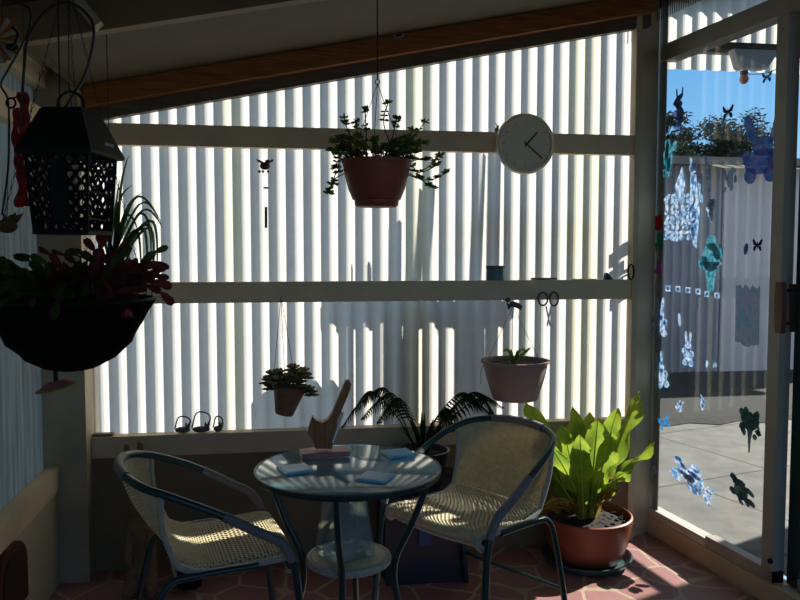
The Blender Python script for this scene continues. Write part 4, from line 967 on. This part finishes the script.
m = MB(); e = at(3, 20, 1.6); m.tube([at(2, 24, 1.6), V((e.x, e.y, roofz(e.x)+.012))], .001, 4); m.build('thread', 'wire', sf)

# ------------------------------------------------------------------ decals on the glass
def decal_mat(name, c1, c2, trans=.5, scale=60, clear=0.): return translucent(name, c1, trans, 0, scale, col2=c2, clear=clear)
DM = {
 'white': decal_mat('decal white blue', (.85, .88, .95), (.25, .50, .75), .6),
 'lilac': decal_mat('decal lilac', (.40, .38, .62), (.10, .35, .62), .55),
 'teal': decal_mat('decal teal', (.08, .45, .55), (.45, .65, .72), .55),
 'navy': decal_mat('decal navy', (.02, .03, .07), (.05, .07, .12), .3),
 'tealdark': decal_mat('decal dark teal', (.06, .22, .27), (.22, .36, .36), .5, 60, .2),
 'bluerab': decal_mat('decal blue', (.12, .40, .85), (.52, .50, .85), .6, 25, .2),
 'greyteal': decal_mat('decal grey teal', (.30, .62, .74), (.72, .60, .72), .65, 40, .4),
 'sky': decal_mat('decal bright blue', (.10, .40, .70), (.35, .65, .85), .6),
 'red': decal_mat('sticker red', (.72, .05, .03), (.62, .04, .03), .3), 'green': decal_mat('sticker green', (.02, .50, .26), (.02, .42, .22), .3),
 'orange': decal_mat('sticker orange', (.75, .40, .22), (.65, .3, .18), .3), 'pink': decal_mat('sticker pink', (.62, .18, .58), (.5, .14, .48), .3),
}
YV = V((DK, 1, 0)).normalized()*-1       # along the door toward the viewer
def circ(x, y, rx, ry, n=14, rot=0): return [(x+rx*math.cos(2*PI*k/n)*math.cos(rot)-ry*math.sin(2*PI*k/n)*math.sin(rot), y+rx*math.cos(2*PI*k/n)*math.sin(rot)+ry*math.sin(2*PI*k/n)*math.cos(rot)) for k in range(n)]
def sh_butterfly():
    r = []
    for s in (-1, 1): r += [[(s*x, y) for x, y in ((.03, .05), (.42, .5), (.5, .35), (.38, .0), (.1, -.05))], [(s*x, y) for x, y in ((.05, .0), (.35, -.1), (.42, -.35), (.28, -.5), (.12, -.25))]]
    return r+[circ(0, 0, .05, .3)]
def sh_rabbit():
    return [circ(-.16, .36, .085, .20, rot=.12), circ(.14, .37, .085, .19, rot=-.25), circ(0, .10, .24, .15), circ(.02, -.16, .32, .22), circ(-.2, -.38, .18, .10), circ(.24, -.38, .18, .10), circ(-.3, -.05, .12, .10), circ(.3, -.1, .12, .09)]
def sh_bigrabbit():
    bend = lambda s: [(s*.10, .05), (s*.20, .22), (s*.26, .38), (s*.40, .50), (s*.50, .48), (s*.50, .36), (s*.38, .18), (s*.22, .04)][::s]
    return [bend(-1), bend(1), circ(0, .02, .26, .14), circ(-.05, -.18, .42, .18), circ(.30, -.16, .2, .14), circ(-.30, -.36, .16, .12), circ(.20, -.36, .16, .12), circ(-.42, -.10, .10, .10)]
def sh_spray(seed, n=16, a=.5, b=.5):
    rs = random.Random(seed); out = []
    for k in range(n):
        x, y = rs.uniform(-.38, .38)*a/.5, rs.uniform(-.4, .4)*b/.5; out.append(circ(x, y, rs.uniform(.08, .17), rs.uniform(.06, .12), 7, rs.uniform(0, 3)))
    return out+[circ(0, 0, .22, .34, 12)]
def sh_tall(seed):
    rs = random.Random(seed); out = [circ(-.2, .42, .06, .14, 10, .3), circ(.25, .42, .06, .14, 10, -.2)]
    for k in range(7): out.append(circ(rs.uniform(-.12, .12), .28-.11*k, rs.uniform(.24, .46), .09, 9, rs.uniform(-.4, .4)))
    return out
def sh_sq(): return [[(-.5, -.5), (.5, -.5), (.5, -.25), (-.5, -.25)], [(-.5, .25), (.5, .25), (.5, .5), (-.5, .5)], [(-.5, -.25), (-.25, -.25), (-.25, .25), (-.5, .25)], [(.25, -.25), (.5, -.25), (.5, .25), (.25, .25)]]
def sh_full(): return [[(-.5, -.5), (.5, -.5), (.5, .5), (-.5, .5)]]
def sh_u(): return [[(-.5, -.5), (.5, -.5), (.5, -.2), (-.5, -.2)], [(-.5, -.2), (-.25, -.2), (-.25, .5), (-.5, .5)], [(.2, -.2), (.5, -.2), (.5, .5), (.2, .5)]]
def sh_dress():
    return [[(-.1, .5), (-.02, .5), (.05, .2), (-.02, .2)], [(.3, .5), (.36, .48), (.5, .1), (.42, .1)], [(-.5, .2), (-.3, .42), (-.2, .2), (-.34, .0)], [(-.06, .3), (.10, .3), (.22, -.1), (.16, -.5), (.05, -.45), (-.06, -.1)],
            circ(.02, .38, .12, .06), [(.12, .3), (.24, .3), (.3, .0), (.22, .0)]]
def sh_iris(): return [circ(0, .1, .36, .26), circ(-.3, .0, .2, .12), circ(.25, .2, .2, .14), circ(0, .36, .2, .14), [(-.4, -.04), (.4, -.04), (.4, .02), (-.4, .02)], [(-.25, -.02), (.25, -.02), (.12, -.5), (-.12, -.5)]]
def sh_tree():
    rs = random.Random(15); out = [circ(rs.uniform(-.34, .34), rs.uniform(-.02, .40), rs.uniform(.08, .16), rs.uniform(.05, .10), 6, rs.uniform(0, 3)) for _ in range(26)]
    return out+[circ(0, .18, .32, .2, 9), [(-.14, .1), (.16, .1), (.05, -.2), (.02, -.5), (-.03, -.5), (-.06, -.2)], circ(.2, -.12, .1, .07, 6), circ(-.22, -.08, .08, .09, 6)]
def sh_leaf(): return [circ(0, 0, .3, .5)]
def sh_panel():
    rs = random.Random(9); top = [(-.4+.08*k, .47-rs.uniform(0, .09)) for k in range(11)]; bot = [(.42-.08*k, -.46+rs.uniform(0, .06)-.03*math.sin(k*.3)) for k in range(11)]
    return [top[::-1]+bot[::-1]]
def sh_lace(seed):
    rs = random.Random(seed); out = []
    for i in range(6):
        for j in range(9):
            out.append(circ(-.42+.168*i+rs.uniform(-.03, .03), -.45+.112*j, rs.uniform(.05, .125), rs.uniform(.03, .075), 7, rs.uniform(0, 3)))
    return out
def decal(name, label, cat, u, v, w, hgt, polys, m_, rot=0, off=.0012, thick=.0006, grp=None, onframe=False):
    c = onD(u, v, off); e = onD(u+w/2, v, off); e0 = onD(u-w/2, v, off)
    W = (e-e0).length; d = (c-CAM).length; Hh = hgt/FPX*((c-CAM).dot(F_))
    nrm = V((-1, DK*-1*-1, 0)); nrm = V((1, -DK, 0)).normalized()*-1
    ca, sa_ = math.cos(rot), math.sin(rot); mb = MB()
    for i, pl_ in enumerate(polys):
        q = [(x*W, y*Hh) for x, y in pl_]; q = [(x*ca-y*sa_, x*sa_+y*ca) for x, y in q]
        mb.prism(q, c+nrm*(.00004*i), YV, V((0, 0, 1)), nrm*thick)
    o = mb.build(name, DM[m_]); tag(o, label, cat, grp or 'window decals on the glass door'); return o
D = [
 ('hare_decal', 'tall lilac hare decal high on the glass against the sky', 679, 111, 12, 42, sh_tall(1), 'lilac', 0),
 ('butterfly_decal', 'dark butterfly decal on the glass above the trees', 728, 112, 11, 14, sh_butterfly(), 'navy', 0),
 ('butterfly_decal', 'teal butterfly decal beside the amber bulb', 767, 77, 10, 11, sh_butterfly(), 'sky', 0),
 ('rabbit_decal', 'large translucent blue rabbit decal at upper right of the glass', 763, 148, 40, 72, sh_bigrabbit(), 'bluerab', 0),
 ('flower_decal', 'dark flower decal on the glass above the shed front', 730, 179, 15, 26, sh_spray(3, 9), 'greyteal', 0),
 ('flower_decal', 'teal flower decal at the jamb just under the trees', 669, 158, 16, 42, sh_spray(4, 14), 'teal', 0),
 ('fairy_decal', 'white winged fairy decal on the glass left of the shed door', 692, 203, 36, 92, sh_dress(), 'white', 0),
 ('lace_decal', 'block of white and blue lacy flowers above the coloured squares', 680, 217, 32, 46, sh_lace(2), 'white', 0),
 ('flower_decal', 'pale blue flower decal right of the white fairy decal', 710, 208, 13, 28, sh_spray(6, 14), 'white', 0),
 ('iris_decal', 'teal iris shaped decal mid height on the glass', 711, 263, 26, 56, sh_iris(), 'teal', 0),
 ('butterfly_decal', 'dark butterfly decal on the shed front', 757.5, 245, 10, 13, sh_butterfly(), 'navy', 0),
 ('oval_decal', 'small lilac oval decal left of the dark butterfly on the shed front', 746, 249, 7, 12, sh_leaf(), 'lilac', -.2),
 ('rabbit_decal', 'white and blue rabbit decal under the row of small squares', 660, 318, 17, 38, sh_rabbit(), 'white', 0),
 ('leaf_decal', 'small white leaf decal right of the upper white rabbit', 679.5, 320, 5, 14, sh_leaf(), 'white', .2),
 ('rabbit_decal', 'white rabbit decal in the middle of three pale rabbits, farthest right', 688, 350, 14, 34, sh_rabbit(), 'white', 0),
 ('rabbit_decal', 'white rabbit decal leaning, lowest by the jamb', 661, 371, 15, 36, sh_rabbit(), 'white', .25),
 ('panel_decal', 'large dim teal patterned decal left of the door handle', 747, 315, 30, 66, sh_panel(), 'greyteal', 0),
 ('leaf_decal', 'tiny white leaf decal at the foot of the shed', 707, 364, 4, 9, sh_leaf(), 'white', 0),
 ('flower_decal', 'tiny pale flower decal at the foot of the shed', 715, 365, 8, 7, sh_spray(8, 5), 'white', 0),
 ('flower_decal', 'pale blue flower decal low on the glass above the concrete edge, left one', 680, 407, 10, 17, sh_spray(9, 8), 'white', 0),
 ('oval_decal', 'pale blue oval decal low on the glass above the concrete edge', 702.5, 404, 9, 20, sh_spray(10, 6, .3, .5), 'white', 0),
 ('bird_decal', 'bright blue bird decal low on the glass near the fern', 664, 422, 12, 14, sh_butterfly(), 'sky', .5),
 ('tree_decal', 'dark teal tree shaped decal on the glass over the concrete', 750, 430, 25, 46, sh_tree(), 'tealdark', 0),
 ('fairy_decal', 'long white and blue fairy decal lying aslant over the concrete', 694, 479, 46, 30, sh_spray(12, 22), 'white', -.22),
 ('fairy_decal', 'dark teal fairy decal lying aslant near the door bolt', 741, 491, 32, 26, sh_spray(13, 16), 'tealdark', -.35),
]
for (nm, lab, u, v, w, hg_, pol, m_, rot) in D: decal(nm, lab, 'decal', u, v, w, hg_, pol, m_, rot)
decal('flower_decal', 'white flower decal on the jamb above the bright sill', 'decal', 652, 467, 9, 34, sh_spray(14, 10), 'white', .1, onframe=True)
for (lab, v, pol, m_) in (('red square sticker with a pale figure on the jamb', 223, sh_full(), 'red'), ('green open square sticker on the jamb under the red one', 240, sh_u(), 'green'), ('orange hook sticker on the jamb under the green one', 254, [[(-.5, .3), (.4, .3), (.4, .5), (-.5, .5)], [(-.5, -.5), (-.3, -.5), (-.3, .3), (-.5, .3)]], 'orange'), ('magenta open square sticker lowest on the jamb', 267, sh_u(), 'pink')):
    decal('square_sticker', lab, 'sticker', 654, v, 15, 14 if v < 250 else 12, pol, m_, 0, grp='coloured stickers on the jamb', onframe=True)
ctx = [(668, 288.5), (678, 289), (688, 290), (698, 291.5), (707, 294), (717, 295.5)]
for k, (u, v) in enumerate(ctx): decal('square_decal', ('first', 'second', 'third', 'fourth', 'fifth', 'last')[k]+' from the jamb in the row of six small white squares', 'decal', u, v, 5, 6, sh_sq(), 'white', 0, grp='row of small white squares on the glass')

# ------------------------------------------------------------------ light
sun = bpy.data.lights.new('sun', 'SUN'); sun.energy = 11.5; sun.angle = .009; sun.color = (1, .95, .86)
so = bpy.data.objects.new('sun', sun); COL.objects.link(so); so.rotation_euler = SUN.to_track_quat('Z', 'Y').to_euler(); so.location = (6, 5, 8)
w = bpy.data.worlds.new('sky'); sc.world = w; w.use_nodes = True; n = w.node_tree.nodes; l = w.node_tree.links; bg = n['Background']
tc = n.new('ShaderNodeTexCoord'); sp_ = n.new('ShaderNodeSeparateXYZ'); cr = n.new('ShaderNodeValToRGB')
l.new(tc.outputs['Generated'], sp_.inputs[0]); l.new(sp_.outputs['Z'], cr.inputs[0]); l.new(cr.outputs[0], bg.inputs[0])
e = cr.color_ramp.elements; e[0].position = 0; e[0].color = (.42, .68, .92, 1); e[1].position = .3; e[1].color = (.13, .42, .90, 1)
e2 = cr.color_ramp.elements.new(.12); e2.color = (.26, .58, .95, 1); e4 = cr.color_ramp.elements.new(.5); e4.color = (.42, .50, .60, 1); e3 = cr.color_ramp.elements.new(1.); e3.color = (.36, .42, .52, 1)
bg.inputs[1].default_value = 1.1
sc.view_settings.view_transform = 'Standard'; sc.view_settings.look = 'None'; sc.view_settings.gamma = 1; sc.view_settings.exposure = 0; sc.view_settings.use_curve_mapping = False
sc.cycles.max_bounces = 14; sc.cycles.transparent_max_bounces = 24; sc.cycles.use_denoising = True; sc.cycles.sample_clamp_indirect = 6; sc.cycles.caustics_reflective = False; sc.cycles.caustics_refractive = False
